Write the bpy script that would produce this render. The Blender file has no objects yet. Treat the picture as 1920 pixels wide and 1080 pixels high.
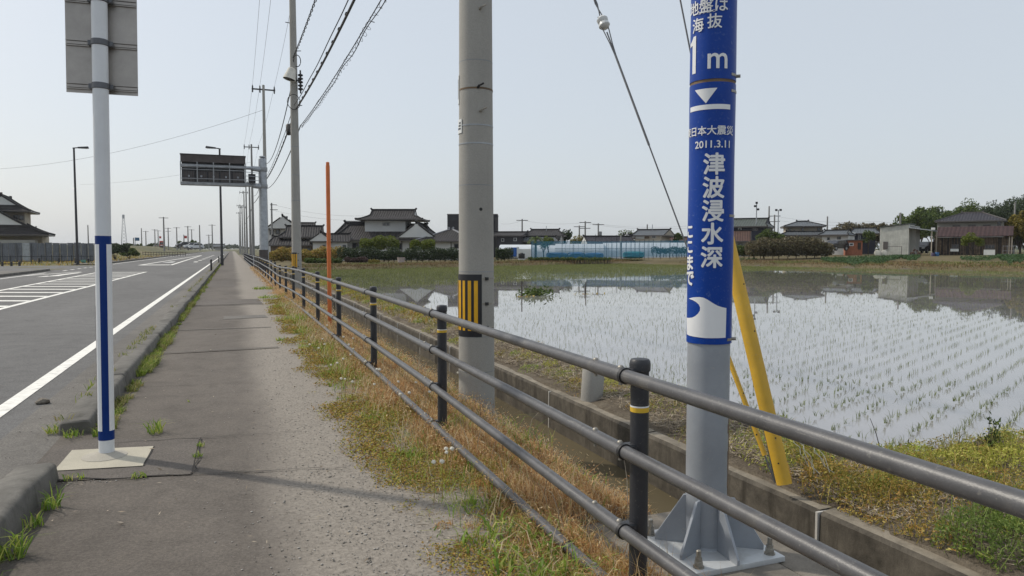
import bpy, bmesh, math, random
import numpy as np
from mathutils import Vector, Matrix
S = bpy.context.scene
COL = S.collection
rad = math.radians
# ------------------------------------------------------------------ camera
FPX, EYE = 1350.0, 1.5
PITCH = math.atan(74/FPX); YAW = math.atan(525/FPX*math.cos(PITCH))
cam = bpy.data.cameras.new('camera'); camo = bpy.data.objects.new('camera', cam); COL.objects.link(camo)
camo.location = (0, 0, EYE); camo.rotation_euler = (math.pi/2-PITCH, 0, -YAW)
cam.sensor_width = 36; cam.lens = 36*FPX/1920; cam.clip_start = 0.05; cam.clip_end = 9000
S.camera = camo
S.render.resolution_x, S.render.resolution_y = 1024, 576
# ------------------------------------------------------------------ sky and sun
SUN_EL, SUN_AZ = rad(43), math.atan2(-0.73, 0.69)      # azimuth measured from +Y towards +X
W = bpy.data.worlds.new('World'); S.world = W; W.use_nodes = True
nt = W.node_tree; bg = nt.nodes['Background']
sk = nt.nodes.new('ShaderNodeTexSky'); sk.sky_type = 'NISHITA'; sk.sun_disc = False
sk.sun_elevation = SUN_EL; sk.sun_rotation = SUN_AZ
sk.air_density = 1.0; sk.dust_density = 3.0; sk.ozone_density = 1.0; sk.altitude = 0
mx = nt.nodes.new('ShaderNodeMix'); mx.data_type = 'RGBA'; mx.inputs[0].default_value = 0.62
nt.links.new(sk.outputs[0], mx.inputs[6]); mx.inputs[7].default_value = (8.4, 9.0, 9.55, 1)   # thin high overcast veil
nt.links.new(mx.outputs[2], bg.inputs['Color']); bg.inputs['Strength'].default_value = 0.1
sun = bpy.data.lights.new('sun', 'SUN'); sun.energy = 2.6; sun.angle = rad(1.6); sun.color = (1, 0.93, 0.82)
suno = bpy.data.objects.new('sun', sun); COL.objects.link(suno)
sd = Vector((math.sin(SUN_AZ)*math.cos(SUN_EL), math.cos(SUN_AZ)*math.cos(SUN_EL), math.sin(SUN_EL)))
suno.rotation_euler = (-sd).to_track_quat('-Z', 'Y').to_euler()
S.view_settings.view_transform = 'Standard'; S.view_settings.look = 'None'
S.view_settings.exposure = 0.0; S.view_settings.gamma = 1.0; S.view_settings.use_curve_mapping = False
try:
    S.cycles.max_bounces = 6; S.cycles.diffuse_bounces = 3; S.cycles.glossy_bounces = 3
    S.cycles.transparent_max_bounces = 12; S.cycles.transmission_bounces = 4
except Exception:
    pass
# ------------------------------------------------------------------ measuring helpers: a pixel of the 1920 px photograph at a depth in metres
_F = np.array([math.sin(YAW)*math.cos(PITCH), math.cos(YAW)*math.cos(PITCH), -math.sin(PITCH)])
_R = np.array([math.cos(YAW), -math.sin(YAW), 0]); _U = np.cross(_R, _F); _C = np.array([0, 0, EYE])
def _ray(u, v): return _F+_R*(u-960)/FPX+_U*(540-v)/FPX
def at(u, v, D): return _C+_ray(u, v)*D
def zat(x, y, v, u=None):
    '''height of the point above ground spot (x, y) that stands on picture row v'''
    f = x*_F[0]+y*_F[1]; k = (540-v)/FPX; c, s = math.cos(PITCH), math.sin(PITCH); h = f/c
    return EYE+h*(k*c-s)/(c+k*s)
def gp(u, v, z=0.0):
    d = _ray(u, v); return _C+d*((z-EYE)/d[2])
# ------------------------------------------------------------------ mesh builder
class MB:
    def __init__(self): self.v = []; self.f = []; self.m = []
    def add(self, vs, fs, mi=0):
        o = len(self.v); self.v += [tuple(map(float, p)) for p in vs]
        self.f += [tuple(i+o for i in f) for f in fs]; self.m += [mi]*len(fs); return self
    def box(self, x0, x1, y0, y1, z0, z1, mi=0):
        vs = [(x0,y0,z0),(x1,y0,z0),(x1,y1,z0),(x0,y1,z0),(x0,y0,z1),(x1,y0,z1),(x1,y1,z1),(x0,y1,z1)]
        return self.add(vs, [(3,2,1,0),(4,5,6,7),(0,1,5,4),(1,2,6,5),(2,3,7,6),(3,0,4,7)], mi)
    def cyl(self, p0, p1, r0, r1=None, n=12, mi=0, cap=True):
        r1 = r0 if r1 is None else r1
        p0 = Vector(p0); p1 = Vector(p1); d = (p1-p0).normalized()
        a = Vector((0,0,1)) if abs(d.z) < .9 else Vector((1,0,0))
        x = d.cross(a).normalized(); y = d.cross(x)
        vs = []
        for p, r in ((p0,r0),(p1,r1)):
            for k in range(n):
                t = 2*math.pi*k/n; vs.append(p+x*(r*math.cos(t))+y*(r*math.sin(t)))
        fs = [(k,(k+1)%n,n+(k+1)%n,n+k) for k in range(n)]
        if cap: fs += [tuple(range(n))[::-1], tuple(range(n,2*n))]
        return self.add(vs, fs, mi)
    def tube(self, pts, r, n=6, mi=0):
        pts = [Vector(p) for p in pts]; rs = r if isinstance(r, (list,tuple)) else [r]*len(pts)
        vs = []; fs = []
        for i, p in enumerate(pts):
            d = (pts[min(i+1,len(pts)-1)]-pts[max(i-1,0)]).normalized()
            a = Vector((0,0,1)) if abs(d.z) < .95 else Vector((1,0,0))
            x = d.cross(a).normalized(); y = d.cross(x)
            for k in range(n):
                t = 2*math.pi*k/n; vs.append(p+x*(rs[i]*math.cos(t))+y*(rs[i]*math.sin(t)))
        for i in range(len(pts)-1):
            for k in range(n): fs.append((i*n+k, i*n+(k+1)%n, (i+1)*n+(k+1)%n, (i+1)*n+k))
        fs += [tuple(range(n))[::-1], tuple(range((len(pts)-1)*n, len(pts)*n))]
        return self.add(vs, fs, mi)
    def lathe(self, prof, c=(0,0,0), n=24, mi=0):      # prof: (r, z) from bottom to top
        vs = []; fs = []
        for r, z in prof:
            for k in range(n):
                t = 2*math.pi*k/n; vs.append((c[0]+r*math.cos(t), c[1]+r*math.sin(t), c[2]+z))
        for i in range(len(prof)-1):
            for k in range(n): fs.append((i*n+k, i*n+(k+1)%n, (i+1)*n+(k+1)%n, (i+1)*n+k))
        fs += [tuple(range(n))[::-1], tuple(range((len(prof)-1)*n, len(prof)*n))]
        return self.add(vs, fs, mi)
    def arc(self, c, r0, r1, z0, z1, a0, a1, n=10, mi=0):   # curved plate, angles in radians
        vs = []; fs = []
        for k in range(n+1):
            t = a0+(a1-a0)*k/n
            for r in (r0, r1):
                for z in (z0, z1): vs.append((c[0]+r*math.cos(t), c[1]+r*math.sin(t), z))
        for k in range(n):
            o = 4*k
            fs += [(o,o+1,o+5,o+4),(o+2,o+6,o+7,o+3),(o+1,o+3,o+7,o+5),(o,o+4,o+6,o+2)]
        fs += [(0,2,3,1),(4*n,4*n+1,4*n+3,4*n+2)]
        return self.add(vs, fs, mi)
    def prism(self, poly, axis, a, b, mi=0):             # poly in the two other axes (in x,y,z order)
        n = len(poly)
        def mk(p, t): return {'x':(t,p[0],p[1]),'y':(p[0],t,p[1]),'z':(p[0],p[1],t)}[axis]
        vs = [mk(p,a) for p in poly]+[mk(p,b) for p in poly]
        return self.add(vs, [tuple(range(n))[::-1], tuple(range(n,2*n))]+[(k,(k+1)%n,n+(k+1)%n,n+k) for k in range(n)], mi)
    def bar(self, p0, p1, w, h, mi=0):                   # rectangular bar between two points
        p0 = Vector(p0); p1 = Vector(p1); d = (p1-p0).normalized()
        a = Vector((0,0,1)) if abs(d.z) < .95 else Vector((0,1,0))
        x = d.cross(a).normalized()*(w/2); y = x.cross(d).normalized()*(h/2)
        vs = [p+x*s+y*t for p in (p0,p1) for s, t in ((-1,-1),(1,-1),(1,1),(-1,1))]
        return self.add(vs, [(3,2,1,0),(4,5,6,7),(0,1,5,4),(1,2,6,5),(2,3,7,6),(3,0,4,7)], mi)
    def build(self, name, mats, parent=None, smooth=True, off=None, bevel=0, loc=None, seg=2):
        me = bpy.data.meshes.new(name)
        vs = self.v
        if off is not None: vs = [(a-off[0], b-off[1], c-off[2]) for a, b, c in vs]
        me.from_pydata(vs, [], self.f)
        if not isinstance(mats, (list,tuple)): mats = [mats]
        for m in mats: me.materials.append(m)
        me.polygons.foreach_set('material_index', self.m)
        bm = bmesh.new(); bm.from_mesh(me)
        bmesh.ops.recalc_face_normals(bm, faces=bm.faces)
        if bevel:
            es = [e for e in bm.edges if len(e.link_faces) == 2 and e.calc_face_angle(0) > .6]
            bmesh.ops.bevel(bm, geom=es, offset=bevel, segments=seg, affect='EDGES', profile=.6)
        bm.to_mesh(me); bm.free()
        if smooth:
            me.polygons.foreach_set('use_smooth', [True]*len(me.polygons)); me.set_sharp_from_angle(angle=rad(38))
        o = bpy.data.objects.new(name, me); COL.objects.link(o)
        if parent is not None: o.parent = parent
        if loc is not None: o.location = loc
        return o
def np_mesh(name, V, faces, mat, parent=None, smooth=False):
    """V (N,3); faces: list of (M,k) index arrays"""
    me = bpy.data.meshes.new(name)
    me.vertices.add(len(V)); me.vertices.foreach_set('co', np.asarray(V, np.float32).ravel())
    L = np.concatenate([f.ravel() for f in faces]).astype(np.int32)
    cnt = np.concatenate([np.full(len(f), f.shape[1], np.int32) for f in faces])
    st = np.concatenate([[0], np.cumsum(cnt)[:-1]]).astype(np.int32)
    me.loops.add(len(L)); me.loops.foreach_set('vertex_index', L)
    me.polygons.add(len(cnt)); me.polygons.foreach_set('loop_start', st)
    me.update(calc_edges=True); me.validate()
    for m in (mat if isinstance(mat, list) else [mat]): me.materials.append(m)
    if smooth: me.polygons.foreach_set('use_smooth', [True]*len(me.polygons))
    o = bpy.data.objects.new(name, me); COL.objects.link(o)
    if parent is not None: o.parent = parent
    return o
def tag(o, label=None, cat=None, group=None, kind=None):
    if label: o['label'] = label
    if cat: o['category'] = cat
    if group: o['group'] = group
    if kind: o['kind'] = kind
    return o
def thing(name, label, cat, loc=(0,0,0), rz=0, group=None):
    o = bpy.data.objects.new(name, None); COL.objects.link(o); o.empty_display_size = .2
    o.location = tuple(float(c) for c in loc); o.rotation_euler = (0,0,rz)
    return tag(o, label, cat, group)
def copy_tree(o, parent=None):
    c = o.copy(); COL.objects.link(c); c.parent = parent
    for ch in list(o.children): copy_tree(ch, c)
    return c
# ------------------------------------------------------------------ materials
def _new(name):
    m = bpy.data.materials.new(name); m.use_nodes = True
    return m, m.node_tree, m.node_tree.nodes['Principled BSDF']
def ramp(nt, fac, cols):
    r = nt.nodes.new('ShaderNodeValToRGB'); e = r.color_ramp.elements
    n = len(cols)
    while len(e) < n: e.new(0.5)
    for i, c in enumerate(cols):
        pos, c = (c if len(c) == 2 else (i/max(n-1,1), c))
        e[i].position = pos; e[i].color = (*c, 1)
    nt.links.new(fac, r.inputs[0]); return r.outputs[0]
def noise(nt, scale, detail=4, rough=.6, vec=None, dist=0):
    n = nt.nodes.new('ShaderNodeTexNoise'); n.inputs['Scale'].default_value = scale; n.inputs['Detail'].default_value = detail
    n.inputs['Roughness'].default_value = rough; n.inputs['Distortion'].default_value = dist
    if vec is not None: nt.links.new(vec, n.inputs['Vector'])
    return n.outputs[0]
def pos(nt): return nt.nodes.new('ShaderNodeNewGeometry').outputs['Position']
def objc(nt): return nt.nodes.new('ShaderNodeTexCoord').outputs['Object']
def scaled(nt, vec, s):
    m = nt.nodes.new('ShaderNodeVectorMath'); m.operation = 'MULTIPLY'; nt.links.new(vec, m.inputs[0]); m.inputs[1].default_value = s
    return m.outputs[0]
def mixc(nt, fac, a, b, mode='MIX'):
    m = nt.nodes.new('ShaderNodeMix'); m.data_type = 'RGBA'; m.blend_type = mode
    for i, x in ((0,fac),(6,a),(7,b)):
        if isinstance(x, (int,float)): m.inputs[i].default_value = x
        elif isinstance(x, tuple): m.inputs[i].default_value = (*x,1)
        else: nt.links.new(x, m.inputs[i])
    return m.outputs[2]
def bump(nt, bs, h, strength, dist=.01):
    b = nt.nodes.new('ShaderNodeBump'); b.inputs['Strength'].default_value = strength; b.inputs['Distance'].default_value = dist
    nt.links.new(h, b.inputs['Height']); nt.links.new(b.outputs[0], bs.inputs['Normal'])
def flat(name, c, rough=.6, metal=0, var=.12, scale=6, bmp=0, bscale=60, spec=.5, grime=None, dust=None):
    """paint or metal: base colour with a little cloudy wear, optional darker grime blotches and fine relief"""
    m, nt, bs = _new(name); p = objc(nt)
    n = noise(nt, scale, 5, .65, p)
    lo = tuple(max(0,x*(1-var*1.6)) for x in c); hi = tuple(min(1,x*(1+var)) for x in c)
    col = ramp(nt, n, [(.3,lo),(.7,hi)])
    if grime:
        g = noise(nt, scale*.6, 6, .7, scaled(nt, p, (1,1,.35)), .4)
        gf = ramp(nt, g, [(.55,(0,0,0)),(.75,(1,1,1))])
        col = mixc(nt, gf, col, grime)
    if dust:
        g = noise(nt, 55, 3, .8, p); col = mixc(nt, ramp(nt, g, [(.60,(0,0,0)),(.70,(.55,)*3)]), col, dust)
        g = noise(nt, 4, 5, .7, scaled(nt, p, (9,.6,9)), .8); col = mixc(nt, ramp(nt, g, [(.62,(0,0,0)),(.68,(.5,)*3)]), col, dust)
    nt.links.new(col, bs.inputs['Base Color'])
    bs.inputs['Roughness'].default_value = rough; bs.inputs['Metallic'].default_value = metal
    bs.inputs['Specular IOR Level'].default_value = spec
    if bmp: bump(nt, bs, noise(nt, bscale, 4, .6, p), bmp)
    return m
def island(name, cols, rough=.7, trans=.25, spec=.25):
    """leaves and blades: each loose piece picks its own colour"""
    m, nt, bs = _new(name)
    g = nt.nodes.new('ShaderNodeNewGeometry')
    col = ramp(nt, g.outputs['Random Per Island'], cols)
    nt.links.new(col, bs.inputs['Base Color']); bs.inputs['Roughness'].default_value = rough
    bs.inputs['Specular IOR Level'].default_value = spec
    if trans:
        tr = nt.nodes.new('ShaderNodeBsdfTranslucent'); nt.links.new(col, tr.inputs[0])
        ms = nt.nodes.new('ShaderNodeMixShader'); ms.inputs[0].default_value = trans
        out = nt.nodes['Material Output']
        nt.links.new(bs.outputs[0], ms.inputs[1]); nt.links.new(tr.outputs[0], ms.inputs[2]); nt.links.new(ms.outputs[0], out.inputs[0])
    return m
RNG = np.random.default_rng(7)
def blades(P, h, w, lean, rng=RNG, leandir=None):
    """curved tapering blades: P (N,3) roots, h height, w width, lean sideways reach as share of height"""
    N = len(P); a = rng.uniform(0, 2*np.pi, N)
    b = rng.uniform(0, 2*np.pi, N) if leandir is None else leandir
    wd = np.stack([np.cos(a), np.sin(a), np.zeros(N)], 1)*(w/2)[:,None]
    ld = np.stack([np.cos(b), np.sin(b), np.zeros(N)], 1)*(lean*h)[:,None]
    up = np.zeros((N,3)); up[:,2] = h
    p1 = P+up*.55+ld*.3; p2 = P+up*np.clip(1-.35*np.abs(lean),.25,1)[:,None]+ld
    V = np.stack([P-wd, P+wd, p1-wd*.8, p1+wd*.8, p2], 1).reshape(-1,3)
    o = np.arange(N)[:,None]*5
    return V, [o+np.array([[0,1,3,2]]), o+np.array([[2,3,4]])]
def leaves(P, L, w, rng=RNG, flatness=.5, droop=0):
    """pointed leaves floating round P with random directions"""
    N = len(P); d = rng.normal(size=(N,3)); d[:,2] *= (1-flatness); d[:,2] -= droop
    d /= np.linalg.norm(d, axis=1)[:,None]+1e-9
    q = rng.normal(size=(N,3)); q[:,2] *= (1-flatness)
    s = np.cross(d, q); s = np.cross(s, d) if False else q-d*(q*d).sum(1)[:,None]; s /= np.linalg.norm(s, axis=1)[:,None]+1e-9
    d = d*L[:,None]; s = s*(w/2)[:,None]
    V = np.stack([P-d*.5, P+s-d*.05, P+d*.5, P-s-d*.05], 1).reshape(-1,3)
    o = np.arange(N)[:,None]*4
    return V, [o+np.array([[0,1,2,3]])]
def join(parts):
    V = []; F = {}; o = 0
    for v, fs in parts:
        V.append(v)
        for f in fs: F.setdefault(f.shape[1], []).append(f+o)
        o += len(v)
    return np.concatenate(V), [np.concatenate(x) for x in F.values()]
def n2(x, y, s=1.0, k=0):
    """cheap smooth pseudo noise, about -1..1"""
    x = np.asarray(x)*s+k*7.3; y = np.asarray(y)*s-k*3.1
    return (np.sin(1.3*x+2.1*np.sin(.7*y+k))+np.sin(1.7*y+1.9*np.sin(.9*x))+np.sin(2.9*x-2.3*y+1.1)*.6)/2.6
# ------------------------------------------------------------------ the material list
def asphalt(name, cols, dust=None, dust_x=None, speck=.5):
    m, nt, bs = _new(name); p = pos(nt)
    big = noise(nt, .45, 5, .6, scaled(nt, p, (1,.35,1)), .6)
    c = ramp(nt, big, [(.3,cols[0]),(.7,cols[1])])
    fine = noise(nt, 70, 4, .85, p)
    c = mixc(nt, speck, c, ramp(nt, fine, [(.34,(.12,.12,.12)),(.5,(.5,.5,.5)),(.66,(.95,.95,.93))]), 'OVERLAY')
    blot = noise(nt, 3.2, 6, .72, p, .6)
    c = mixc(nt, .45, c, ramp(nt, blot, [(.32,(.3,.29,.28)),(.5,(.5,.5,.5)),(.7,(.66,.65,.63))]), 'OVERLAY')
    vo = nt.nodes.new('ShaderNodeTexVoronoi'); vo.inputs['Scale'].default_value = 60; nt.links.new(p, vo.inputs['Vector'])
    c = mixc(nt, ramp(nt, vo.outputs['Distance'], [(.04,(.2,.2,.2)),(.12,(0,0,0))]), c, (.33,.32,.30))
    if dust is not None:
        sx = nt.nodes.new('ShaderNodeSeparateXYZ'); nt.links.new(p, sx.inputs[0])
        wob = noise(nt, .8, 5, .65, scaled(nt, p, (1,.4,1)))
        ad = nt.nodes.new('ShaderNodeMath'); ad.operation = 'MULTIPLY_ADD'; nt.links.new(wob, ad.inputs[0]); ad.inputs[1].default_value = .55
        nt.links.new(sx.outputs[0], ad.inputs[2])
        mr = nt.nodes.new('ShaderNodeMapRange'); mr.interpolation_type = 'SMOOTHSTEP'; nt.links.new(ad.outputs[0], mr.inputs[0])
        mr.inputs[1].default_value, mr.inputs[2].default_value = dust_x
        g2 = noise(nt, 40, 4, .8, p)
        mu = nt.nodes.new('ShaderNodeMath'); mu.operation = 'MULTIPLY'; nt.links.new(mr.outputs[0], mu.inputs[0])
        nt.links.new(ramp(nt, g2, [(.34,(.28,)*3),(.62,(.92,)*3)]), mu.inputs[1])
        c = mixc(nt, mu.outputs[0], c, dust)
    nt.links.new(c, bs.inputs['Base Color']); bs.inputs['Roughness'].default_value = .88; bs.inputs['Specular IOR Level'].default_value = .3
    bump(nt, bs, fine, .4, .004)
    return m
def soil(name, cols, scale=3, fine=40, b=.8, bd=.03, rough=.95):
    m, nt, bs = _new(name); p = pos(nt)
    a = noise(nt, scale, 6, .65, p, .5); f = noise(nt, fine, 4, .75, p)
    c = ramp(nt, a, cols)
    c = mixc(nt, .55, c, ramp(nt, f, [(.3,(.2,.2,.2)),(.55,(.5,.5,.5)),(.75,(.85,.83,.8))]), 'OVERLAY')
    nt.links.new(c, bs.inputs['Base Color']); bs.inputs['Roughness'].default_value = rough; bs.inputs['Specular IOR Level'].default_value = .2
    bump(nt, bs, f, b, bd); return m
def concrete(name, c, var=.25, streak=.5, stain=(.06,.055,.045), scale=2.2, b=.35, form=False):
    m, nt, bs = _new(name); p = pos(nt)
    a = noise(nt, scale, 6, .7, p, .3)
    col = ramp(nt, a, [(.3,tuple(x*(1-var) for x in c)),(.7,tuple(x*(1+var*.6) for x in c))])
    st = noise(nt, 5, 5, .7, scaled(nt, p, (1.2,1.2,.12)))
    col = mixc(nt, ramp(nt, st, [(.52,(0,0,0)),(.72,(streak,)*3)]), col, stain)
    f = noise(nt, 120, 3, .7, p)
    col = mixc(nt, .3, col, ramp(nt, f, [(.3,(.3,)*3),(.7,(.7,)*3)]), 'OVERLAY')
    nt.links.new(col, bs.inputs['Base Color']); bs.inputs['Roughness'].default_value = .85; bs.inputs['Specular IOR Level'].default_value = .3
    bump(nt, bs, f, b, .004); return m
def roof_mat(name, c, pitch=.3, axis=0, rough=.45, bmp=.5):
    m, nt, bs = _new(name); p = objc(nt)
    n = noise(nt, 1.2, 5, .7, p)
    col = ramp(nt, n, [(.3,tuple(x*.75 for x in c)),(.7,tuple(x*1.25 for x in c))])
    s = nt.nodes.new('ShaderNodeSeparateXYZ'); nt.links.new(p, s.inputs[0])
    w = nt.nodes.new('ShaderNodeMath'); w.operation = 'MULTIPLY'; nt.links.new(s.outputs[axis], w.inputs[0]); w.inputs[1].default_value = 2*math.pi/pitch
    si = nt.nodes.new('ShaderNodeMath'); si.operation = 'SINE'; nt.links.new(w.outputs[0], si.inputs[0])
    nt.links.new(col, bs.inputs['Base Color']); bs.inputs['Roughness'].default_value = rough; bs.inputs['Specular IOR Level'].default_value = .12
    bump(nt, bs, si.outputs[0], bmp, .05); return m
M = {}
M['road'] = asphalt('road_asphalt', [(.108,.106,.104),(.15,.147,.144)], speck=.6)
M['walk'] = asphalt('pavement_asphalt', [(.088,.076,.065),(.150,.131,.113)], (.32,.286,.243), (.30,.74), .42)
M['gutter'] = asphalt('gutter_dust', [(.115,.107,.097),(.18,.168,.152)])
M['patch'] = asphalt('patch_asphalt', [(.10,.087,.076),(.142,.126,.112)])
M['paint'] = flat('road_paint', (.82,.80,.74), .7, var=.1, scale=9, bmp=.2, grime=(.42,.41,.39))
M['paint_old'] = flat('worn_road_paint', (.52,.52,.5), .75, var=.2, scale=3, grime=(.25,.25,.25))
M['crack'] = flat('crack_dark', (.03,.027,.024), .95)
M['verge'] = soil('verge_soil', [(.25,(.13,.108,.082)),(.5,(.20,.172,.138)),(.75,(.26,.232,.198))], 2.5, 55)
M['bank'] = soil('bank_soil', [(.25,(.12,.095,.07)),(.5,(.20,.165,.122)),(.75,(.29,.25,.19))], 3, 45, 1, .05)
M['mud'] = soil('paddy_mud', [(.3,(.12,.10,.075)),(.7,(.17,.145,.11))], 1.5, 20)
M['field'] = soil('dry_field', [(.25,(.075,.07,.028)),(.5,(.14,.115,.06)),(.75,(.20,.16,.095))], .22, 6, .6, .1)
M['leftfield'] = soil('left_field', [(.25,(.085,.10,.03)),(.5,(.16,.145,.07)),(.75,(.22,.18,.11))], .15, 5, .6, .1)
M['far'] = soil('far_land', [(.3,(.09,.10,.045)),(.7,(.17,.15,.09))], .03, .6)
M['kerb'] = concrete('kerb_concrete', (.155,.146,.13), .45, .6, (.05,.05,.035), 4)
M['slab'] = concrete('slab_concrete', (.46,.425,.34), .14, .15, (.3,.27,.2), 3)
M['mortar'] = concrete('mortar_collar', (.42,.39,.33), .18, .1)
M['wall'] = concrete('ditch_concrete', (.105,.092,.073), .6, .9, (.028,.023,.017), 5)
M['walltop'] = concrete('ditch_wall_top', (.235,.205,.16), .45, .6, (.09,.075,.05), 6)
M['joint'] = concrete('white_joint', (.5,.48,.44), .15, .3)
M['pad'] = concrete('pad_concrete', (.20,.178,.148), .4, .3, (.1,.085,.06), 4)
M['pole'] = concrete('pole_concrete', (.33,.32,.295), .1, .12, (.2,.19,.17), 1.6)
M['pole_far'] = concrete('far_pole_concrete', (.25,.245,.235), .15, .2)
M['galv'] = flat('galvanised', (.36,.38,.40), .45, .5, .15, 5)
M['steel'] = flat('grey_steel', (.27,.28,.29), .5, .3, .15, 4)
M['darksteel'] = flat('dark_steel', (.035,.035,.038), .5, .2)
M['black'] = flat('black_plastic', (.015,.015,.017), .5)
M['fence_post'] = flat('fence_post_paint', (.030,.031,.036), .45, 0, .12, 5, .1, 200, .45, (.05,.048,.045), (.11,.10,.09))
M['fence_rail'] = flat('fence_rail_paint', (.085,.084,.087), .40, 0, .16, 9, .1, 160, .5, (.13,.122,.11), (.20,.19,.17))
M['bolt'] = flat('bolt_metal', (.33,.31,.27), .5, .6, .2, 30)
M['yellow'] = flat('yellow_band', (.66,.42,.03), .5, 0, .1)
M['guard'] = flat('guard_yellow', (.62,.375,.04), .45, 0, .1, 3, .05, 40, .4, (.52,.33,.06), (.42,.31,.14))
M['orange'] = flat('orange_pole', (.60,.155,.035), .5, 0, .12, 4)
M['white'] = flat('white_paint', (.66,.68,.70), .38, 0, .05, 3, 0, 60, .5, (.56,.56,.54))
M['whitesheet'] = flat('white_sheet', (.70,.71,.69), .4, 0, .04, 4)
M['blue'] = flat('blue_sheet', (.001,.028,.17), .38, 0, .06, 4, 0, 60, .25)
M['bluesleeve'] = flat('blue_vinyl', (.001,.043,.285), .38, 0, .07, 3, .03, 8, .25, (.012,.05,.25), (.10,.16,.33))
M['letter'] = flat('white_lettering', (.74,.75,.76), .4, 0, .03, 5)
M['bluepole'] = flat('grey_pole_paint', (.30,.325,.36), .45, .1, .1, 3, 0, 60, .45, (.245,.255,.262), (.36,.36,.35))
M['plate'] = flat('plate_paint', (.50,.52,.53), .45, .1, .1, 6, 0, 60, .5, (.3,.29,.26))
M['rust'] = flat('rusty_strap', (.17,.115,.07), .7, .2, .3, 8)
M['alu'] = flat('sign_back_aluminium', (.37,.345,.32), .38, .55, .12, 5)
M['clamp'] = flat('clamp_steel', (.12,.125,.135), .45, .5, .1)
M['cable'] = flat('cable_rubber', (.02,.02,.022), .6)
M['wire'] = flat('wire_metal', (.14,.14,.145), .5, .4)
M['porcelain'] = flat('porcelain', (.62,.63,.62), .25)
M['stripe_black'] = flat('stripe_black', (.013,.014,.02), .35)
M['stripe_yellow'] = flat('stripe_yellow', (.75,.40,.01), .35)
M['board'] = flat('board_brown', (.075,.062,.058), .55, .2, .2, 2)
M['boarddark'] = flat('board_black', (.018,.017,.02), .5)
# houses
M['tile'] = roof_mat('roof_tile', (.040,.037,.037), .3, 0, .62)
M['tile_y'] = roof_mat('roof_tile_side', (.036,.033,.033), .3, 1, .62)
M['tilebrown'] = roof_mat('brown_roof', (.085,.05,.04), .3, 0, .6)
M['tilemaroon'] = roof_mat('maroon_roof', (.048,.026,.024), .45, 0, .6)
M['tilegrey'] = roof_mat('grey_roof', (.095,.105,.115), .35)
M['tilegreen'] = roof_mat('green_grey_roof', (.07,.082,.07), .35)
M['tilepurple'] = roof_mat('slate_roof', (.042,.040,.048), .35, 0, .6)
M['ridge'] = flat('ridge_tile', (.026,.025,.026), .7, 0, .12, 6, 0, 60, .15)
M['ridgelight'] = flat('ridge_mortar', (.30,.30,.31), .6)
M['plaster'] = flat('white_plaster', (.60,.60,.585), .8, 0, .06, .8, 0, 60, .2)
M['beige'] = flat('beige_wall', (.42,.37,.30), .8, 0, .08, .6, 0, 60, .2)
M['greywall'] = flat('grey_wall', (.30,.295,.275), .8, 0, .1, .6, 0, 60, .2)
M['darkwall'] = flat('charcoal_wall', (.028,.027,.032), .7, 0, .15, .6)
M['navywall'] = flat('navy_wall', (.024,.026,.045), .7, 0, .15, .6)
M['shedwall'] = roof_mat('shed_siding', (.46,.46,.42), .25, 0, .6, .12)
M['wood'] = flat('old_timber', (.16,.115,.075), .85, 0, .35, 3)
M['wooddark'] = flat('dark_timber', (.05,.04,.034), .85, 0, .3, 3)
M['brickwall'] = flat('red_brick_wall', (.33,.12,.065), .85, 0, .2, 4)
M['glass'] = flat('window_glass', (.03,.035,.045), .12, 0, .1, 2, 0, 60, .8)
M['frame'] = flat('window_frame', (.09,.08,.075), .5)
M['frame_light'] = flat('light_frame', (.45,.45,.44), .5)
M['sheetgrey'] = roof_mat('sheet_metal_fence', (.16,.17,.19), .22, 0, .5)
M['plasticfilm'] = flat('greenhouse_film', (.62,.65,.68), .4, 0, .06, 1)
M['tarp'] = flat('blue_tarp', (.02,.10,.27), .55, 0, .3, .8, .3, 3)
M['teal'] = flat('teal_tarp', (.012,.17,.18), .55, 0, .3, .8, .3, 3)
M['bluepanel'] = flat('blue_panel', (.02,.12,.42), .5)
M['red'] = flat('truck_red', (.42,.045,.03), .4)
M['carblack'] = flat('dark_car_paint', (.015,.016,.02), .2)
M['carwhite'] = flat('white_car_paint', (.6,.61,.62), .25)
M['tyre'] = flat('tyre_rubber', (.02,.02,.02), .85)
M['signblue'] = flat('direction_sign_blue', (.02,.10,.20), .5)
M['signred'] = flat('banner_red', (.5,.06,.05), .5)
M['bag'] = flat('white_bag', (.6,.58,.52), .8, 0, .15, 3)
M['purple'] = flat('purple_bin', (.06,.045,.10), .6)
M['binblue'] = flat('blue_bin', (.02,.10,.25), .5)
M['mint'] = flat('mint_green_box', (.12,.32,.24), .6)
M['pink'] = flat('faded_tub', (.40,.33,.31), .7, 0, .1, 4)
M['amber'] = flat('amber_bush_base', (.40,.24,.05), .8)
# plants
M['dry'] = island('dry_grass', [(.0,(.28,.135,.055)),(.3,(.53,.30,.135)),(.6,(.68,.45,.22)),(.85,(.76,.59,.34)),(1,(.80,.67,.44))], .8, .35)
M['straw'] = island('straw_litter', [(0,(.16,.125,.09)),(.5,(.34,.28,.205)),(1,(.58,.50,.39))], .85, .1)
M['moss'] = island('moss_cover', [(0,(.18,.14,.03)),(.3,(.33,.30,.055)),(.55,(.42,.26,.075)),(.75,(.33,.18,.06)),(1,(.30,.34,.06))], .85, .15)
M['weed'] = island('green_weed', [(0,(.12,.21,.03)),(.4,(.22,.34,.05)),(.7,(.36,.43,.08)),(1,(.52,.50,.16))], .6, .35)
M['weedolive'] = island('olive_weed', [(0,(.13,.12,.025)),(.3,(.27,.24,.045)),(.55,(.42,.31,.075)),(.8,(.42,.22,.07)),(1,(.56,.47,.14))], .7, .3)
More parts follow.
